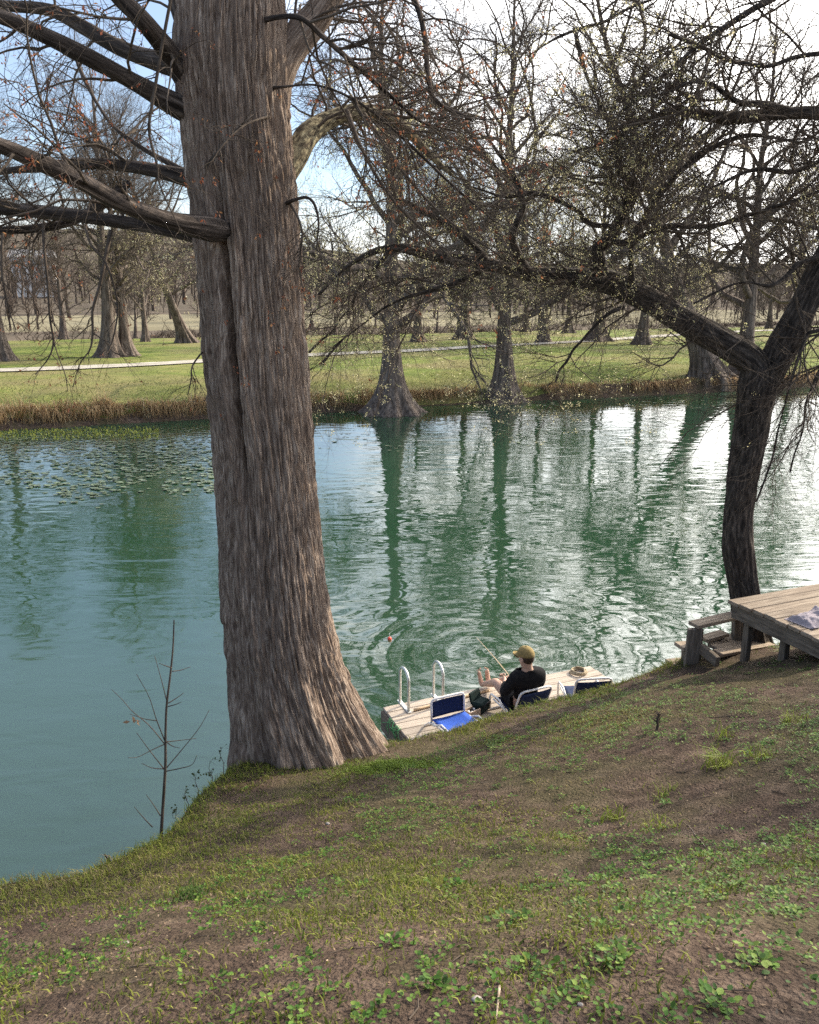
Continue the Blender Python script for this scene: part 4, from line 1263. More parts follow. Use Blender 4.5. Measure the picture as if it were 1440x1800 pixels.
def sheet(c0, c1, c2, c3, sag=(0, 0, 0), nu=8, nv=8, th=.006):
    """thin cloth panel between four corners, sagging in the middle"""
    U, Vv = np.meshgrid(np.linspace(0, 1, nu), np.linspace(0, 1, nv))
    c0, c1, c2, c3 = [np.asarray(c, float) for c in (c0, c1, c2, c3)]
    P = ((1 - U) * (1 - Vv))[..., None] * c0 + (U * (1 - Vv))[..., None] * c1 + (U * Vv)[..., None] * c2 + ((1 - U) * Vv)[..., None] * c3
    P = P + (4 * U * (1 - U) * (.35 + .65 * 4 * Vv * (1 - Vv)))[..., None] * np.asarray(sag, float)
    nn = np.cross(c1 - c0, c3 - c0); nn = nn / np.linalg.norm(nn) * th
    V = np.vstack([P.reshape(-1, 3), (P - nn).reshape(-1, 3)])
    f = grid_faces(nu, nv); F = np.vstack([f, f[:, ::-1] + nu * nv])
    rim = list(range(nu)) + [r * nu + nu - 1 for r in range(1, nv)] + [(nv - 1) * nu + c for c in range(nu - 2, -1, -1)] + [r * nu for r in range(nv - 2, 0, -1)]
    k = nu * nv
    E = np.array([[rim[i], rim[i] + k, rim[(i + 1) % len(rim)] + k, rim[(i + 1) % len(rim)]] for i in range(len(rim))])
    return V, [F, E]


def beach_chair(loc, rz, label, seat_mat, back_h=.42, rec=.30):
    """low folding chair, front towards +y, origin on the ground under the seat's rear edge"""
    t = empty('beach_chair', loc, rz, label, 'chair', 'low folding chairs on the dock')
    w, sd, zs = .205, .40, .14
    tx, tz = -rec * back_h, zs + back_h
    k = 10
    back = [(-w, 0, zs - .02), (-w, tx * .55, zs + back_h * .55), (-w, tx * .93, tz - .04), (-w + .015, tx * .99, tz - .012), (-w + .05, tx, tz), (0, tx, tz), (w - .05, tx, tz), (w - .015, tx * .99, tz - .012), (w, tx * .93, tz - .04), (w, tx * .55, zs + back_h * .55), (w, 0, zs - .02)]
    MB().tube(back, .0125, 10).obj('back_frame', m_white, t, True)
    V, F = sheet((-w, -.012, zs + .02), (w, -.012, zs + .02), (w - .01, tx * .93 - .012, tz - .035), (-w + .01, tx * .93 - .012, tz - .035), (0, -.035, 0))
    obj('backrest', mesh_np('backrest', V, F, m_navy), t)
    V, F = sheet((-w, 0, zs + .013), (w, 0, zs + .013), (w, sd, zs + .035), (-w, sd, zs + .035), (0, 0, -.03))
    obj('seat', mesh_np('seat', V, F, seat_mat), t)
    for s in (-1, 1):
        MB().tube([(s * (w + .012), -.14, .012), (s * (w + .012), -.03, .10), (s * (w + .012), .10, zs), (s * (w + .012), sd, zs + .02)], .011, 8).obj('seat_rail', m_white, t, True)
        MB().tube([(s * (w + .022), .08, zs - .02), (s * (w + .022), .26, zs + .075), (s * (w + .022), sd + .03, zs + .07), (s * (w + .022), sd + .06, zs + .03), (s * (w + .022), sd + .05, .012)], .011, 8).obj('leg', m_white, t, True)
    MB().tube([(-w - .012, -.14, .012), (w + .012, -.14, .012)], .011, 8).obj('rear_bar', m_white, t, True)
    MB().tube([(-w - .022, sd + .05, .012), (w + .022, sd + .05, .012)], .011, 8).obj('front_bar', m_white, t, True)
    return t


beach_chair(dk(1.37, -.98), DROT + R_(3), 'navy folding chair the person sits in', m_navy, .33, .36)
beach_chair(dk(2.10, -1.08), DROT - R_(16), 'empty navy folding chair at the far right end of the dock, by the rope', m_navy, .36, .30)
beach_chair(dk(.50, -.72), DROT + PI + R_(4), 'empty folding chair turned to the bank with a sunlit bright blue seat', m_sunlit_seat, .24, .05)

# open cooler bag
bagp = dk(1.01, -.52)
bag = empty('cooler_bag', bagp, DROT + R_(28), 'dark green and black square cooler bag with its lid up on the dock', 'bag')
bag.scale = (.82, .82, .8)
MB().box((0, 0, .085), (.25, .17, .17), bev=.025).obj('body', m_bag, bag)
MB().box((0, .10, .20), (.25, .03, .17), M=rotx(R_(-14)), bev=.012).obj('lid', m_bag, bag)
hp_ = [(-.08, -.092, .10), (-.075, -.115, .15), (-.03, -.13, .18), (.03, -.13, .18), (.075, -.115, .15), (.08, -.092, .10)]
MB().tube(catmull(hp_, 14), .008, 6).obj('handle', m_black, bag, True)
# tackle tub
tub = empty('tackle_tub', dk(.86, -.60), DROT + R_(18), 'small tan open tub of fishing tackle between the blue chair and the bag', 'tub')
mt = MB()
for c, s_ in [((0, 0, .008), (.17, .11, .014)), ((-.08, 0, .055), (.010, .11, .08)), ((.08, 0, .055), (.010, .11, .08)), ((0, -.05, .0553), (.149, .010, .08)), ((0, .05, .0553), (.149, .010, .08))]:
    mt.box(c, s_, bev=.002)
mt.obj('body', m_tub, tub)
for i, (x, y, m, r) in enumerate([(-.045, .015, m_white, .022), (.0, -.018, m_black, .024), (.045, .018, m_white, .020), (.02, .022, m_black, .018), (-.02, -.02, m_white, .016)]):
    o = MB().lathe([(.001, 0), (r, .003), (r, .05), (r * .6, .065), (.001, .068)], 12, c=(0, 0, 0)).obj('jar', m, None, True)
    o.location = tuple(np.array(dk(.86, -.60)) + rotz(DROT + R_(18)) @ np.array([x, y, .0155])); o.rotation_euler = (0, 0, i)
    tag(o, ['white jar at the near corner of the tackle tub', 'black jar in the middle of the tackle tub', 'white jar at the far corner of the tackle tub', 'small black jar at the back of the tackle tub', 'smallest white jar in the tackle tub'][i], 'jar', 'jars in the tackle tub')
# rope coil
th_ = np.linspace(0, 2 * PI * 4.3, 150)
rc = np.stack([(.105 - .006 * th_ / 6.28 + .012 * np.sin(th_ * 2.7)) * np.cos(th_), (.085 + .012 * np.sin(th_ * 1.9)) * np.sin(th_), .011 + .011 * (th_ / 6.28) * .8], 1)
rope = MB().tube(rc, .0095, 7).obj('rope_coil', m_rope, None, True)
rope.location = tuple(dk(2.60, -.14)); tag(rope, 'loosely coiled tan rope on the outer end of the dock planks', 'rope')
# green netting snagged over the corner
rng = np.random.default_rng(4)
mn = MB()
for i in range(15):
    p0 = np.array([-.03, -.22 - .36 * rng.random(), -.01]); q0 = p0 + np.array([rng.normal() * .02 - .015, rng.normal() * .12, -.03 - .14 * rng.random()])
    mn.tube(np.array([p0 + np.array([.05 * rng.random(), 0, .022]), p0, (p0 + q0) / 2 + np.array([-.02, 0, 0]), q0]), .003, 4)
o = mn.obj('green_netting', m_net, None, True); o.location = tuple(D0); o.rotation_euler = (0, 0, DROT)
tag(o, 'bright green netting draped over the near end board of the dock', 'netting')

# fishing float on the water
bob = empty('fishing_float', at_z(685, 1124, 0.0), 0, 'tiny red fishing float on the water out past the dock', 'fishing float')
MB().lathe([(.001, -.03), (.025, -.012), (.032, .01), (.022, .035), (.001, .042)], 14).obj('body', m_red, bob, True)
MB().tube([(0, 0, .04), (0, 0, .10)], .004, 6).obj('stem', m_white, bob, True)

# ================================================================= the angler


def skin_obj(name, chain, edges, mat, parent, root=0, sub=2):
    """one continuous surface grown over a skeleton: chain = [(x,y,z,rx,ry)]"""
    me = bpy.data.meshes.new(name)
    me.from_pydata([c[:3] for c in chain], edges, [])
    o = bpy.data.objects.new(name, me); COL.objects.link(o)
    mod = o.modifiers.new('skin', 'SKIN'); mod.use_smooth_shade = True
    sv = me.skin_vertices[0].data
    for i, c in enumerate(chain):
        sv[i].radius = (c[3], c[4] if len(c) > 4 else c[3]); sv[i].use_root = (i == root)
    sb = o.modifiers.new('sub', 'SUBSURF'); sb.levels = sub; sb.render_levels = sub
    bpy.context.view_layer.update()
    dg = bpy.context.evaluated_depsgraph_get()
    m2 = bpy.data.meshes.new_from_object(o.evaluated_get(dg))
    m2.name = name; m2.materials.clear(); m2.materials.append(mat)
    m2.polygons.foreach_set('use_smooth', np.ones(len(m2.polygons), dtype=bool))
    o.modifiers.clear(); o.data = m2; bpy.data.meshes.remove(me)
    if parent: o.parent = parent
    return o


# person's frame: x to the person's right (E1), y ahead (E2), z up from the deck; origin under the hips
PB = dk(1.37, -.86, -.035)
man = empty('person', PB, DROT, 'person in black sweatshirt and tan cap sitting back with bare feet up, fishing', 'person')
man.scale = (.93, .95, .95)
ch, ed = [], []


def joint(p, r, prev=None, r2=None):
    ch.append((*p, r, r2 or r)); i = len(ch) - 1
    if prev is not None: ed.append((prev, i))
    return i


pel = joint((0, 0.02, .25), .125, None, .11)
wst = joint((-.02, -.06, .40), .12, pel, .10)
cst = joint((-.05, -.14, .57), .135, wst, .11)
nkb = joint((-.07, -.185, .70), .056, cst)
nck = joint((-.08, -.18, .775), .054, nkb)
hd0 = joint((-.088, -.165, .832), .078, nck, .08)
hd1 = joint((-.092, -.155, .905), .084, hd0, .092)
hd2 = joint((-.092, -.155, .965), .058, hd1, .06)
for s in (-1, 1):                          # arms
    sh = joint((-.07 + s * .165, -.17, .65), .048, nkb)
    el = joint((-.05 + s * .235, -.02, .44), .043, sh)
    if s < 0:
        wr = joint((-.15, .20, .46), .028, el)
        hn_ = joint((-.13, .27, .475), .032, wr, .022)
    else:
        wr = joint((.02, .20, .42), .028, el)
        hn_ = joint((-.05, .255, .44), .032, wr, .022)
for s in (-1, 1):                          # legs, nearly straight, heels on the dock's edge
    hp_i = joint((s * .095, .06, .235), .088, pel)
    kn = joint((s * .09 - .05, .44, .335), .058, hp_i)
    cf = joint((s * .065 - .03, .60, .235), .054, kn)
    an = joint((s * .05 - .01 - .03, .835, .115), .034, cf)
    he = joint((s * .05 - .01 - .03, .875, .075), .036, an)
    mf = joint((s * .055 - .045, .915, .165), .034, he, .026)
    toe = joint((s * .06 - .06, .925, .265), .030, mf, .018)
skin_obj('body', ch, ed, m_skin, man, pel, 2)
# fingers round the rod, and toes
for sgn, hb_ in ((-1, np.array((-.13, .27, .475))), (1, np.array((-.05, .255, .44)))):
    for f in range(4):
        b0 = hb_ + np.array([-.02 + f * .015, .03, .012])
        skin_obj('finger', [(*b0, .009), (*(b0 + np.array([0, .028 + .004 * (f in (1, 2)), .004])), .008), (*(b0 + np.array([0, .036, -.018])), .0075), (*(b0 + np.array([0, .018, -.03])), .007)], [(0, 1), (1, 2), (2, 3)], m_skin, man, 0, 1)
    b0 = hb_ + np.array([.022 * -sgn, .005, .012])
    skin_obj('thumb', [(*b0, .010), (*(b0 + np.array([.012 * -sgn, .022, .01])), .009), (*(b0 + np.array([.004 * -sgn, .042, .008])), .008)], [(0, 1), (1, 2)], m_skin, man, 0, 1)
for s in (-1, 1):
    for f in range(5):
        b0 = np.array([s * .06 - .06 + s * (-.026 + .013 * f), .928, .275 - .004 * f])
        r = .011 if f == 0 else .0075
        skin_obj('toe', [(*b0, r), (*(b0 + np.array([0, .002, .024 - .003 * f])), r * .85)], [(0, 1)], m_skin, man, 0, 1)
# sweatshirt
ch, ed = [], []
a0 = joint((0, 0.0, .27), .155, None, .125)
a1 = joint((-.02, -.06, .40), .152, a0, .12)
a2 = joint((-.05, -.14, .57), .165, a1, .125)
a3 = joint((-.068, -.185, .70), .125, a2, .095)
a4 = joint((-.074, -.182, .768), .072, a3, .07)
for s in (-1, 1):
    sh = joint((-.07 + s * .165, -.17, .668), .088, a3)
    um = joint((-.06 + s * .215, -.10, .55), .072, sh)
    el = joint((-.05 + s * .238, -.02, .44), .062, um)
    if s < 0: wr = joint((-.165, .165, .455), .042, el)
    else: wr = joint((.05, .165, .425), .042, el)
skin_obj('sweatshirt', ch, ed, m_shirt, man, 0, 2)
ch, ed = [], []
b0 = joint((0, 0.0, .245), .15, None, .115)
for s in (-1, 1):
    h0 = joint((s * .09, .08, .235), .105, b0)
    h1 = joint((s * .09 - .03, .28, .29), .088, h0)
skin_obj('shorts', ch, ed, m_shirt, man, 0, 2)
# head details
hc = np.array((-.092, -.155, .915))
HT = rotz(R_(26))                        # looks a little to the left


def head(p): return hc + HT @ np.asarray(p, float)


def ellips(c, r, mat, name, parent, cut=None, k=20, rings=12, M=None):
    prof = []
    for i in range(rings + 1):
        t = -PI / 2 + PI * i / rings
        prof.append((max(math.cos(t), .001), math.sin(t)))
    V, mbb = None, MB()
    mbb.lathe(prof, k)
    V = mbb.V[0] * np.asarray(r)
    if cut is not None: V[:, 2] = np.maximum(V[:, 2], cut)
    mbb.V[0] = (V if M is None else V @ np.asarray(M).T) + np.asarray(c)
    return mbb.obj(name, mat, parent, True)


ellips(head((0, -.022, -.005)), (.083, .083, .088), m_hair, 'hair', man, None, M=HT)
ellips(head((0, .0, .022)), (.094, .108, .105), m_cap, 'cap', man, -.005, M=HT)
U = np.linspace(-1, 1, 13); bill = []
for zz_ in (0.006, -.004):
    for r in (0, 1):
        for u in U:
            if r == 0: bill.append(head((.088 * u, .085 * math.sqrt(max(0, 1 - u * u * .8)), .025 + zz_)))
            else: bill.append(head((.082 * u, .085 * math.sqrt(max(0, 1 - u * u * .8)) + .085 * math.sqrt(max(0, 1.02 - u * u)), .008 + zz_ - .018 * u * u)))
bill = np.array(bill); f1 = grid_faces(13, 2)
MB().add(bill, [np.vstack([f1, f1[:, ::-1] + 26]), np.array([[13 + i, 39 + i, 40 + i, 14 + i] for i in range(12)])]).obj('cap_bill', m_cap, man, True)
MB().lathe([(.001, .006), (.010, .003), (.012, 0)], 10, c=head((0, 0, .125))).obj('cap_button', m_cap, man, True)
for s in (-1, 1):
    ellips(head((s * .086, -.004, -.018)), (.010, .020, .031), m_skin, 'ear', man, M=HT, k=10, rings=8)
    ellips(head((s * .032, .083, -.005)), (.011, .008, .006), m_white, 'eye', man, M=HT, k=8, rings=6)
MB().tube([head((0, .088, .0)), head((0, .104, -.03)), head((0, .092, -.042))], [.008, .013, .006], 8).obj('nose', m_skin, man, True)
ellips(head((0, .082, -.066)), (.024, .010, .007), M_('lip', [(.4, .16, .13), (.45, .19, .15)]), 'mouth', man, M=HT, k=10, rings=6)
# fishing rod
ra = PB + DM @ np.array((-.05, .14, .43))
rb_ = at_y(838, 1121, ra[1] + 1.55)
rod = empty('fishing_rod', ra, 0, 'thin fishing rod held out over the water by the seated person', 'fishing rod')
rd = rb_ - ra
MB().tube(np.array([rd * t + np.array([0, 0, -.05 * t * t + .05 * t]) for t in np.linspace(.1, 1, 14)]), np.linspace(.006, .002, 14), 6).obj('blank', m_pole, rod, True)
MB().tube([rd * -.06, rd * .12], .012, 8).obj('grip', m_black, rod, True)
ellips(rd * .10 + np.array([-.0, 0, -.035]), (.03, .03, .03), m_lime, 'reel', rod, k=12, rings=8)
for t in (.3, .5, .7, .88, 1.0):
    c = rd * t + np.array([0, 0, -.05 * t * t + .05 * t - .008]); q_ = np.linspace(0, 2 * PI, 9)
    MB().tube(np.stack([c[0] + .006 * np.cos(q_), np.full(9, c[1]), c[2] + .006 * np.sin(q_)], 1), .0012, 4, cap=False).obj('line_guide', m_alu, rod, True)

# ================================================================= raised platform and steps
PZ = 2.10
G0 = at_z(1283, 1053, PZ)
plat = empty('platform', G0, DROT, 'raised weathered timber platform on posts under the forked tree', 'platform')
rng = np.random.default_rng(8)
PLW, PLL, bw = 2.4, 4.2, .142
for i in range(int(PLW / bw)):
    o = MB().box((PLL / 2 + rng.normal() * .008, 0, -.019), (PLL + rng.uniform(-.02, .03), bw - .010, .038), bev=.005).obj('plank', m_old, plat)
    o.location = (0, -bw * (i + .5), rng.uniform(-.004, .003)); o.rotation_euler = (0, 0, rng.normal() * .0015)
MB().box((.05, -PLW / 2, -.118), (.042, PLW - .02, .155), bev=.004).obj('fascia_board', m_greyy, plat)
MB().box((PLL / 2 + .1, -.05, -.135), (PLL - .1, .042, .19), bev=.004).obj('side_board', m_oldgrey, plat)
MB().box((PLL / 2 + .1, -PLW + .06, -.135), (PLL - .1, .042, .19), bev=.004).obj('side_board', m_oldgrey, plat)
for jx in (.9, 1.7, 2.5, 3.3):
    MB().box((jx, -PLW / 2, -.12), (.042, PLW - .2, .16)).obj('joist', m_greyy, plat)
for (a, b_) in [(.12, -.14), (.16, -.56), (.12, -1.9), (1.6, -.14), (3.2, -.14), (1.6, -2.2), (3.2, -2.2)]:
    w = G0 + E1 * a + E2 * b_
    gz_ = float(bank_z(np.array([w[0]]), np.array([w[1]]))[0])
    hgt = max(.12, PZ - .045 - gz_ + .15)
    MB().box((a + .02, b_, -.045 - hgt / 2), (.07, .07, hgt), bev=.005).obj('post', m_greyz, plat)

# steps down from the platform to the dock side
st = empty('wooden_steps', G0 + E1 * 0 + np.array([0, 0, -PZ + 1.2]), DROT, 'weathered wooden steps with a low side frame leading down from the platform', 'steps')


def beam(p, q_, w, h, mat, parent, name, ref=G0):
    """board between two world points, w across, h tall"""
    p, q_ = np.asarray(p, float), np.asarray(q_, float)
    d = q_ - p; ln_ = np.linalg.norm(d); d = d / ln_
    sd = np.cross(d, [0, 0, 1.0])
    sd = sd / np.linalg.norm(sd) if np.linalg.norm(sd) > 1e-3 else E1.copy()
    up = np.cross(sd, d)
    M = np.stack([d, sd, up], 1)
    o = MB().box((0, 0, 0), (ln_, w, h), bev=.004).obj(name, mat, parent)
    from mathutils import Matrix
    Mw = Matrix([[*M[i], ((p + q_) / 2)[i]] for i in range(3)] + [[0, 0, 0, 1]])
    base = Matrix.Translation(parent.location) @ parent.rotation_euler.to_matrix().to_4x4()
    o.matrix_local = base.inverted() @ Mw
    return o


YS = G0[1]
A0 = at_y(1219, 1099, 7.85); A1 = at_y(1296, 1081, 8.10)
beam(A0, A1, .15, .04, m_old, st, 'top_rail')
pB = at_y(1214, 1168, 7.85); beam(pB + np.array([0, 0, -.25]), A0 + np.array([.012, -.03, -.024]), .15, .045, m_oldgrey, st, 'post')
beam(at_y(1224, 1165, 7.96) + np.array([0, 0, -.2]), at_y(1229, 1106, 7.94), .09, .045, m_oldgrey, st, 'post')
beam(at_y(1236, 1124, 8.02), at_y(1274, 1113, 8.16), .13, .04, m_old, st, 'step_tread')
beam(at_y(1234, 1140, 7.82), at_y(1262, 1164, 7.55), .05, .11, m_oldgrey, st, 'stringer')
for k in range(3):
    o_a = np.array([0, -.145 * k, 0])
    beam(at_y(1244, 1128, 8.05) + o_a, at_y(1335, 1113, 8.4) + o_a, .135, .035, m_old, st, 'landing_plank')
beam(at_y(1297, 1080, 8.15) + np.array([0, 0, -.02]), at_y(1297, 1130, 8.15) + np.array([0, 0, -.2]), .09, .09, m_oldgrey, st, 'post')
beam(at_y(1199, 1130, 8.05), at_y(1216, 1141, 7.85), .18, .04, m_old, st, 'step_tread')
beam(at_y(1206, 1140, 7.92), at_y(1206, 1185, 7.92), .16, .05, m_oldgrey, st, 'riser_board')
beam(at_y(1184, 1160, 8.15), at_y(1206, 1172, 7.90), .2, .04, m_old, st, 'step_tread')
beam(at_y(1188, 1170, 8.05), at_y(1188, 1215, 8.05), .16, .05, m_oldgrey, st, 'riser_board')

# towel crumpled on the platform
tw0 = at_z(1432, 1090, PZ)
U, Vv = np.meshgrid(np.linspace(-1, 1, 60), np.linspace(-1, 1, 60))
rr_ = np.sqrt(U ** 2 + Vv ** 2)
hz_ = .035 + .03 * (1 - sstep(.3, 1.1, rr_)) + .022 * np.sin(U * 6 + 3 * vn2(U * 2, Vv * 2, 78)) * np.cos(Vv * 3 + U) + .02 * np.abs(fbm2(U * 2.4 + 3, Vv * 3.1, 71, 4)) + .03 * vn2(U * 1.5 + Vv * 3, Vv * 1.2, 73)
edge_ = sstep(1.0, .8, np.maximum(np.abs(U) + .12 * vn2(U * 2, Vv * 2, 74), np.abs(Vv) + .12 * vn2(U * 2, Vv * 2, 75)))
top = np.stack([U * .23, Vv * .15, .004 + hz_ * edge_ * .8], -1)
o = obj('towel', mesh_np('towel', top, [grid_faces(60, 60)], m_towel)); o.location = tuple(tw0); o.rotation_euler = (0, 0, DROT + .1)
tag(o, 'crumpled grey mauve towel on the platform boards', 'towel')

# ================================================================= near bank plants
rng = np.random.default_rng(41)


def bank_pts(n_, smin=-2.2, smax=8.4, nmin=-.6, over=.3):
    s = rng.uniform(smin, smax, n_ * 2); nn = rng.uniform(nmin, 6.8, n_ * 2)
    ok = nn < np.interp(s, bs, bn) + over
    s, nn = s[ok][:n_], nn[ok][:n_]
    x = s * E1[0] + nn * E2[0]; y = s * E1[1] + nn * E2[1]
    vis = (y > .7) & (x < .62 * y + 1.7) & (x > -.62 * y - 1.0)
    return s[vis], nn[vis], x[vis], y[vis]


# short grass
s, nn, x, y = bank_pts(480000)
dist = np.interp(s, bs, bn) - nn
dens = fbm2(x * 1.1, y * 1.1, 61, 4) * .6 + .12 + .55 * np.exp(-(np.maximum(dist, 0) / .35) ** 2) + .26 * sstep(1.5, -1.5, x) - .22 * sstep(.8, 3.0, x) + .3 * sstep(3.6, 2.2, y) * sstep(1.3, -.3, x)
patch = fbm2(x * 4, y * 4, 63, 2) * .35
keep = rng.random(len(s)) < np.clip((dens + patch) * 1.7 - .28, .025, 1) * .8
s, nn, x, y, dist = s[keep], nn[keep], x[keep], y[keep], dist[keep]
base = np.stack([x, y, bank_z(x, y)], 1)
rim = np.exp(-(np.maximum(dist, 0) / .3) ** 2)
h = rng.uniform(.009, .031, len(s)) * (1 + 1.5 * rim * rng.random(len(s)) + .5 * np.clip(dens[keep], 0, 1))
gc = np.array([(.09, .13, .02), (.15, .19, .028), (.24, .26, .045), (.19, .22, .035), (.32, .28, .10), (.30, .24, .12)])
wsel = rng.random(len(s)); hue = vn2(x * .8, y * .8, 65) + rng.normal(size=len(s)) * .5
ci = np.clip(((hue + 1.2) / 2.4 * 6).astype(int), 0, 5)
tint = gc[ci] * rng.uniform(.55, 1.1, (len(s), 1))
V, F, tt = blades(rng, base - np.array([0, 0, .004]), h, rng.uniform(.0015, .0032, len(s)), rng.uniform(.2, 1.3, len(s)), tint)
print('grass blades', len(s))
tag(obj('bank_grass', mesh_np('bank_grass', V, F, m_grass, tint=tt), kind='stuff'), 'short patchy grass on the near bank', 'grass')

# leaf litter and clods
s, nn, x, y = bank_pts(90000)
keep = rng.random(len(s)) < np.clip(.45 + fbm2(x * 2, y * 2, 67, 3) * .5, .05, 1)
x, y = x[keep], y[keep]; M = len(x)
c = np.stack([x, y, bank_z(x, y) + .004], 1)
d = rng.normal(size=(M, 3)); d[:, 2] *= .35; d = nrm(d); q = nrm(np.cross(d, rng.normal(size=(M, 3)) * .5 + np.array([0, 0, 1.0])))
sz = rng.uniform(.004, .015, M)[:, None]
V = np.stack([c, c + d * sz * .5 + q * sz * .3, c + d * sz + np.array([0, 0, .003]), c + d * sz * .5 - q * sz * .3], 1).reshape(-1, 3)
lc = np.array([(.12, .085, .058), (.19, .135, .09), (.08, .058, .042), (.25, .19, .13), (.15, .10, .065)])
tint = lc[rng.integers(0, 5, M)] * rng.uniform(.6, 1.3, (M, 1))
tag(obj('leaf_litter', mesh_np('leaf_litter', V, [np.arange(4 * M).reshape(-1, 4)], m_litter, tint=np.repeat(tint, 4, 0)), kind='stuff'), 'brown leaf litter and bark crumbs on the bank soil', 'leaf litter')


# fallen twigs among the litter
s, nn, x, y = bank_pts(1500)
M = min(len(x), 700); x, y = x[:M], y[:M]
a_ = rng.uniform(0, 6.28, M); ln_ = rng.uniform(.02, .11, M)
tw_ = []
for f_ in (-.5, 0, .5):
    xx, yy = x + np.cos(a_) * ln_ * f_ + .006 * rng.normal(size=M), y + np.sin(a_) * ln_ * f_ + .006 * rng.normal(size=M)
    tw_.append(np.stack([xx, yy, bank_z(xx, yy) + .004], 1))
V, F = merge_tubes([(np.stack(tw_, 1), rng.uniform(.0012, .0028, M)[:, None] * np.array([[1, .9, .6]]), 4)])
tag(obj('fallen_twigs', mesh_np('fallen_twigs', V, F, m_twig), kind='stuff'), 'small fallen twigs scattered on the bank soil', 'twigs')

# broad-leaved weeds
def weed_leaves(rng, centres, nl, size, spread, cols):
    P = np.repeat(centres, nl, 0); M = len(P)
    a = rng.uniform(0, 2 * PI, M); rad = np.abs(rng.normal(size=M)) * spread
    P = P + np.stack([np.cos(a) * rad, np.sin(a) * rad, rng.uniform(.005, .03, M) * (1 - np.minimum(rad / (spread * 3), .9))], 1)
    P[:, 2] += bank_z(P[:, 0], P[:, 1]) - np.repeat(bank_z(centres[:, 0], centres[:, 1]), nl)
    b_ = a + rng.normal(size=M) * .8
    d = np.stack([np.cos(b_), np.sin(b_), rng.uniform(-.1, .6, M)], 1); d = nrm(d)
    q = nrm(np.cross(np.array([0, 0, 1.0]), d)); nn_ = np.cross(d, q)
    sz = rng.uniform(size[0], size[1], M)[:, None]
    V = np.stack([P, P + d * sz * .35 + q * sz * .32 + nn_ * sz * .06, P + d * sz * .75 + q * sz * .26 + nn_ * sz * .04, P + d * sz, P + d * sz * .75 - q * sz * .26 + nn_ * sz * .04, P + d * sz * .35 - q * sz * .32 + nn_ * sz * .06], 1).reshape(-1, 3)
    k = np.arange(M)[:, None] * 6
    F = [np.vstack([k + np.array([[0, 1, 2, 3]]), k + np.array([[0, 3, 4, 5]])])]
    cols = np.array(cols); tint = cols[rng.integers(0, len(cols), M)] * rng.uniform(.7, 1.3, (M, 1))
    return V, F, np.repeat(tint, 6, 0)


wc = [(.055, .125, .02), (.085, .165, .027), (.12, .21, .04), (.045, .09, .022), (.17, .24, .05)]
s, nn, x, y = bank_pts(26000, over=-.1)
d_ = fbm2(x * 1.3 + 5, y * 1.3, 69, 4) + .5 * sstep(-1, 2.0, x) - .1 + .25 * sstep(5.5, 2.5, y)
keep = (rng.random(len(x)) < np.clip(d_ * 1.3 - .12, 0.01, 1) * .6)
x, y = x[keep], y[keep]
cen = np.stack([x, y, bank_z(x, y)], 1)
V, F, tt = weed_leaves(rng, cen, 12, (.007, .019), .022, wc)
print('weed clumps', len(x))
tag(obj('ground_weeds', mesh_np('ground_weeds', V, F, m_grass, tint=tt), kind='stuff'), 'low leafy weeds spread over the near bank', 'weeds')

# single weed plants that stand out
spots = [(1080, 1690, 60, 'broad leafy weed clump low on the slope, lit green among many small ones'), (1330, 1700, 46, 'leafy weed clump low on the slope near the right edge'), (1300, 1560, 40, 'leafy weed clump halfway up the slope near the right edge'), (1170, 1415, 30, 'small leafy weed clump just under the small bright grass tuft'), (1020, 1430, 34, 'leafy weed clump on bare soil in mid slope, below the dead plant stub'), (800, 1560, 44, 'leafy weed clump in mid slope above the flat stone'), (1130, 1510, 40, 'leafy weed clump right of the upright green tuft in mid slope'), (1390, 1480, 30, 'leafy weed clump beside the small stone by the right edge'), (770, 1385, 30, 'leafy weed clump high on the slope below the blue chair'), (900, 1620, 44, 'leafy weed clump in the middle of the picture, low on the slope'), (1260, 1775, 60, 'leafy weed clump at the bottom edge, farthest right'), (760, 1735, 50, 'leafy weed clump left of the pale flat stone'), (930, 1700, 40, 'leafy weed clump up and right of the pale flat stone'), (690, 1660, 34, 'leafy weed clump left of centre, low on the slope')]


def ground_hit(u, v):
    d = ray(u, v); t = 0.8
    o_ = np.array([0, 0, CAM_H])
    ts = np.linspace(.8, 14, 900); p = o_ + d[None] * ts[:, None]
    zz_ = bank_z(p[:, 0], p[:, 1])
    i = np.argmax(p[:, 2] < zz_)
    q_ = p[i].copy(); q_[2] = zz_[i]; return q_


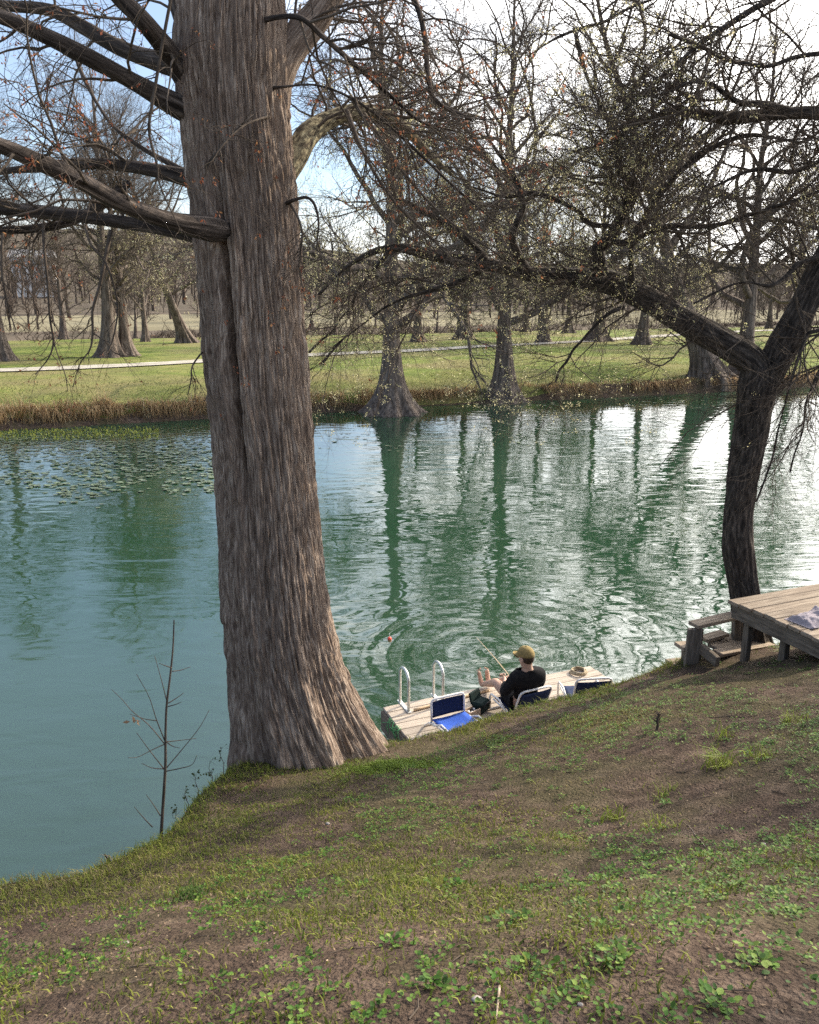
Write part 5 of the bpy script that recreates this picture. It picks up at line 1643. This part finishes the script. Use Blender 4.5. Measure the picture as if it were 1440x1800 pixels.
for i, (u, v, nl, lb) in enumerate(spots):
    p = ground_hit(u, v)
    V, F, tt = weed_leaves(rng, p[None], nl, (.010, .025), .04, wc)
    r_o = empty('weed_plant', p, 0, lb, 'weed', 'leafy weed clumps on the bank')
    obj('leaves', mesh_np('leaves', V - p, F, m_grass, tint=tt), r_o, 'stuff')
    st0 = np.array([[0, 0, -.01], [.004, .002, .012], [.002, -.003, .03]])
    a1, b1 = grow(rng, st0[None], np.array([[.002, .0016, .001]]), 7, (.2, 1), (.02, .05), (.8, 1.4), 3, .3, (0, 0, 0), .8, .0012)
    V, F = merge_tubes([(st0[None], np.array([[.002, .0016, .001]]), 4), (a1, b1, 3)])
    obj('stem', mesh_np('stem', V, F, m_twig), r_o)
tufts = [(1265, 1350, 'tall yellow green grass tuft on the bare upper slope, the biggest of the tufts', 90, .16), (1340, 1335, 'yellow green grass tuft just right of the biggest tuft', 60, .13), (1275, 1300, 'thin upright grass tuft above the biggest tuft', 30, .12), (1165, 1405, 'small bright grass tuft low on the middle of the slope', 45, .09), (1165, 1455, 'wispy pale grass tuft beneath the small bright tuft', 40, .09), (1395, 1270, 'spreading grass tuft near the right edge under the platform', 60, .11), (335, 1580, 'dark green grass tuft on the left shoulder of the bank', 120, .07), (1080, 1440, 'upright green grass tuft among leafy weeds in mid slope', 60, .09)]
for u, v, lb, nbl, hh in tufts:
    p = ground_hit(u, v)
    p[2] -= .004
    c = p + np.column_stack([rng.normal(size=(nbl, 2)) * .045, np.zeros(nbl)])
    V, F, tt = blades(rng, c, rng.uniform(.45, 1.0, nbl) * hh, rng.uniform(.002, .0042, nbl), rng.uniform(.3, 1.3, nbl), np.array([(.2, .24, .04)] if 'dark' not in lb else [(.07, .12, .025)]) * rng.uniform(.7, 1.3, (nbl, 1)))
    o = empty('grass_tuft', p, 0, lb, 'grass tuft', 'grass tufts on the bank')
    obj('blades', mesh_np('blades', V - p, F, m_grass, tint=tt), o, 'stuff')
# bright lawn-like patch right of the trunk foot
p = ground_hit(690, 1345); nbl = 2600
c = p + np.column_stack([rng.normal(size=nbl) * .2, rng.normal(size=nbl) * .11, np.zeros(nbl)]); c[:, 2] = bank_z(c[:, 0], c[:, 1])
V, F, tt = blades(rng, c, rng.uniform(.015, .045, nbl), np.full(nbl, .003), rng.uniform(.3, 1.2, nbl), np.array([(.14, .2, .03)]) * rng.uniform(.7, 1.3, (nbl, 1)))
tag(obj('bright_grass', mesh_np('bright_grass', V, F, m_grass, tint=tt), kind='stuff'), 'bright green patch of grass right of the big trunk foot', 'grass')

# stones and sticks
for i, (u, v, r, lb) in enumerate([(838, 1762, .014, 'pale flat stone on the soil at the bottom of the slope'), (1342, 1485, .012, 'small pale stone near the right edge of the slope'), (576, 1450, .014, 'tiny pale stone in the grass in mid slope'), (222, 1660, .012, 'tiny whitish stone on the left of the slope'), (1020, 1770, .007, 'small grey stone at the bottom of the slope')]):
    p = ground_hit(u, v); rg = np.random.default_rng(i)
    o = ellips((0, 0, r * .25), (r, r * .75, r * .5), m_stone, 'stone', None, k=10, rings=7)
    co = np.array([vv.co[:] for vv in o.data.vertices]); co *= 1 + .16 * vn3(co[:, 0] / r * 1.5, co[:, 1] / r * 1.5, co[:, 2] / r * 1.5 + i, 5)[:, None]
    o.data.vertices.foreach_set('co', co.astype(np.float32).ravel())
    o.location = tuple(p); tag(o, lb, 'stone', 'stones on the bank')
for i, (u0, v0, u1, v1, r, lb) in enumerate([(878, 1740, 872, 1795, .004, 'short pale stick lying on the soil by the flat stone'), (1240, 1490, 1205, 1450, .0025, 'thin dry stalk lying on the slope below the small tuft'), (440, 1575, 424, 1600, .003, 'dry pale stalk in the grass on the left of the slope'), (1310, 1262, 1235, 1262, .004, 'dark thin stick lying near the top of the slope')]):
    a_, b_ = ground_hit(u0, v0), ground_hit(u1, v1)
    q_ = np.array([a_ + (b_ - a_) * t for t in np.linspace(0, 1, 7)]); q_[:, 2] = bank_z(q_[:, 0], q_[:, 1]) + r
    o = MB().tube(q_ - a_, np.linspace(r, r * .5, 7), 6).obj('stick', m_old if i < 3 else m_twig, None, True); o.location = tuple(a_)
    tag(o, lb, 'stick', 'sticks on the bank')
p = ground_hit(1155, 1283)
o = obj('dead_stub', None) if False else None
tp_, tr_ = [], []
stub = np.array([[0, 0, -.02], [.004, 0, .04], [-.004, 0, .09], [.01, 0, .14]])
a1, b1 = grow(rng, stub[None], np.array([[.012, .01, .008, .005]]), 26, (.3, 1), (.04, .12), (.5, 1.3), 4, .3, (0, 0, 0), .6, .005)
V, F = merge_tubes([(stub[None], np.array([[.012, .01, .008, .005]]), 6), (a1, b1, 4)])
o = obj('dead_plant', mesh_np('dead_plant', V, F, m_twig)); o.location = tuple(p)
tag(o, 'small dark dead plant stub standing on the upper slope', 'dead plant')

# sapling at the water's edge
sp_px = [(283, 1478, 5.05, 9), (285, 1440, 5.05, 8), (289, 1380, 5.05, 7.5), (291, 1340, 5.05, 7), (291, 1290, 5.05, 6), (293, 1240, 5.05, 5.5), (299, 1190, 5.05, 5), (304, 1140, 5.05, 4.2), (306, 1090, 5.05, 3.2)]
P, Rr = limb_px(sp_px, 40)
Rr = Rr * .72
sb0 = P[0].copy()
sap = empty('sapling', sb0, 0, 'thin bare sapling at the water edge in front of the left water', 'tree')
local(MB().tube(P, Rr, 8).obj('trunk', m_twig, sap, True), sb0)
sap_br = [[(291, 1310), (262, 1275), (232, 1250), (215, 1230), (196, 1212)], [(290, 1303), (275, 1265), (262, 1225), (240, 1185)], [(294, 1236), (285, 1200), (272, 1153)], [(290, 1308), (268, 1318), (242, 1331), (225, 1332)], [(292, 1304), (312, 1302), (345, 1298)], [(292, 1304), (304, 1312), (316, 1315)], [(291, 1352), (318, 1320), (350, 1280), (368, 1248)], [(291, 1356), (320, 1350), (338, 1344), (346, 1328)], [(290, 1354), (262, 1318), (240, 1288)], [(290, 1352), (268, 1350), (249, 1342)], [(296, 1236), (312, 1226), (323, 1218)], [(296, 1242), (310, 1238), (319, 1234)], [(303, 1180), (318, 1178), (335, 1172)], [(302, 1174), (290, 1170), (280, 1166)], [(282, 1434), (270, 1415), (257, 1397)], [(268, 1454), (250, 1435), (236, 1418)], [(276, 1267), (255, 1264), (228, 1255)]]
for i, br in enumerate(sap_br):
    Q, q_ = limb_px([(u, v, 5.05 - .05 * k * (1 if i % 2 else -1), 2.2 - 1.4 * k / max(1, len(br) - 1)) for k, (u, v) in enumerate(br)], 12)
    local(MB().tube(Q, q_, 5).obj('branch', m_twig if i % 3 else m_fartwig, sap, True), sb0)
dl = at_y(233, 1268, 5.1)
V, F, tt = leaf_quads(rng, (dl + np.zeros((1, 2, 3)) + np.array([[[0, 0, 0], [.02, 0, .01]]])), 7, (.03, .06), [(.3, .2, .13)], 1, .008, .5)
local(obj('dead_leaf', mesh_np('dead_leaf', V, F, m_leaf, tint=tt), sap), sb0)

# small dark sprigs along the bank side by the trunk
for i, (u, v) in enumerate([(392, 1352), (372, 1378), (348, 1402), (330, 1425), (312, 1440)]):
    sprig_lb = ['dark leafy sprig on the bank edge, closest to the big trunk', 'dark leafy sprig on the bank edge, second from the big trunk', 'dark leafy sprig midway along the bank edge between trunk and sapling', 'dark leafy sprig on the bank edge, second from the sapling', 'dark leafy sprig on the bank edge, closest to the sapling'][i]
    p = at_y(u, v, np.interp(v, [1352, 1440], [5.85, 5.15]))
    p[2] = min(p[2], float(bank_z(np.array([p[0]]), np.array([p[1]]))[0]) + .05)
    st0 = np.array([[0, 0, -.05], [.01, 0, .06], [-.01, -.01, .14], [.0, 0, .2]])
    a1, b1 = grow(rng, st0[None], np.array([[.003, .003, .002, .001]]), 8, (.3, 1), (.04, .12), (.5, 1.2), 4, .3, (0, 0, 0), .7, .002)
    V, F = merge_tubes([(st0[None], np.array([[.003, .003, .002, .001]]), 4), (a1, b1, 3)])
    Vl, Fl, tt = leaf_quads(rng, a1, 16, (.014, .028), [(.05, .07, .025)], 1, .004, 0, aspect=.7)
    r_o = empty('bank_sprig', p, 0, sprig_lb, 'plant', 'dark sprigs along the bank edge')
    obj('stem', mesh_np('stem', V, F, m_twig), r_o)
    obj('leaves', mesh_np('leaves', Vl, Fl, m_leaf, tint=tt), r_o, 'stuff')
# twig sticking from the water
P, Rr = limb_px([(212, 1530, 4.55, 3), (195, 1516, 4.6, 4), (184, 1502, 4.6, 3)], 8)
o = MB().tube(P - P[0], Rr, 6).obj('stick', m_twig, None, True); o.location = tuple(P[0])
tag(o, 'dark twig poking up at the water edge left of the sapling', 'stick')

print('TRIS', sum(len(m.loops) - 2 * len(m.polygons) for m in bpy.data.meshes))
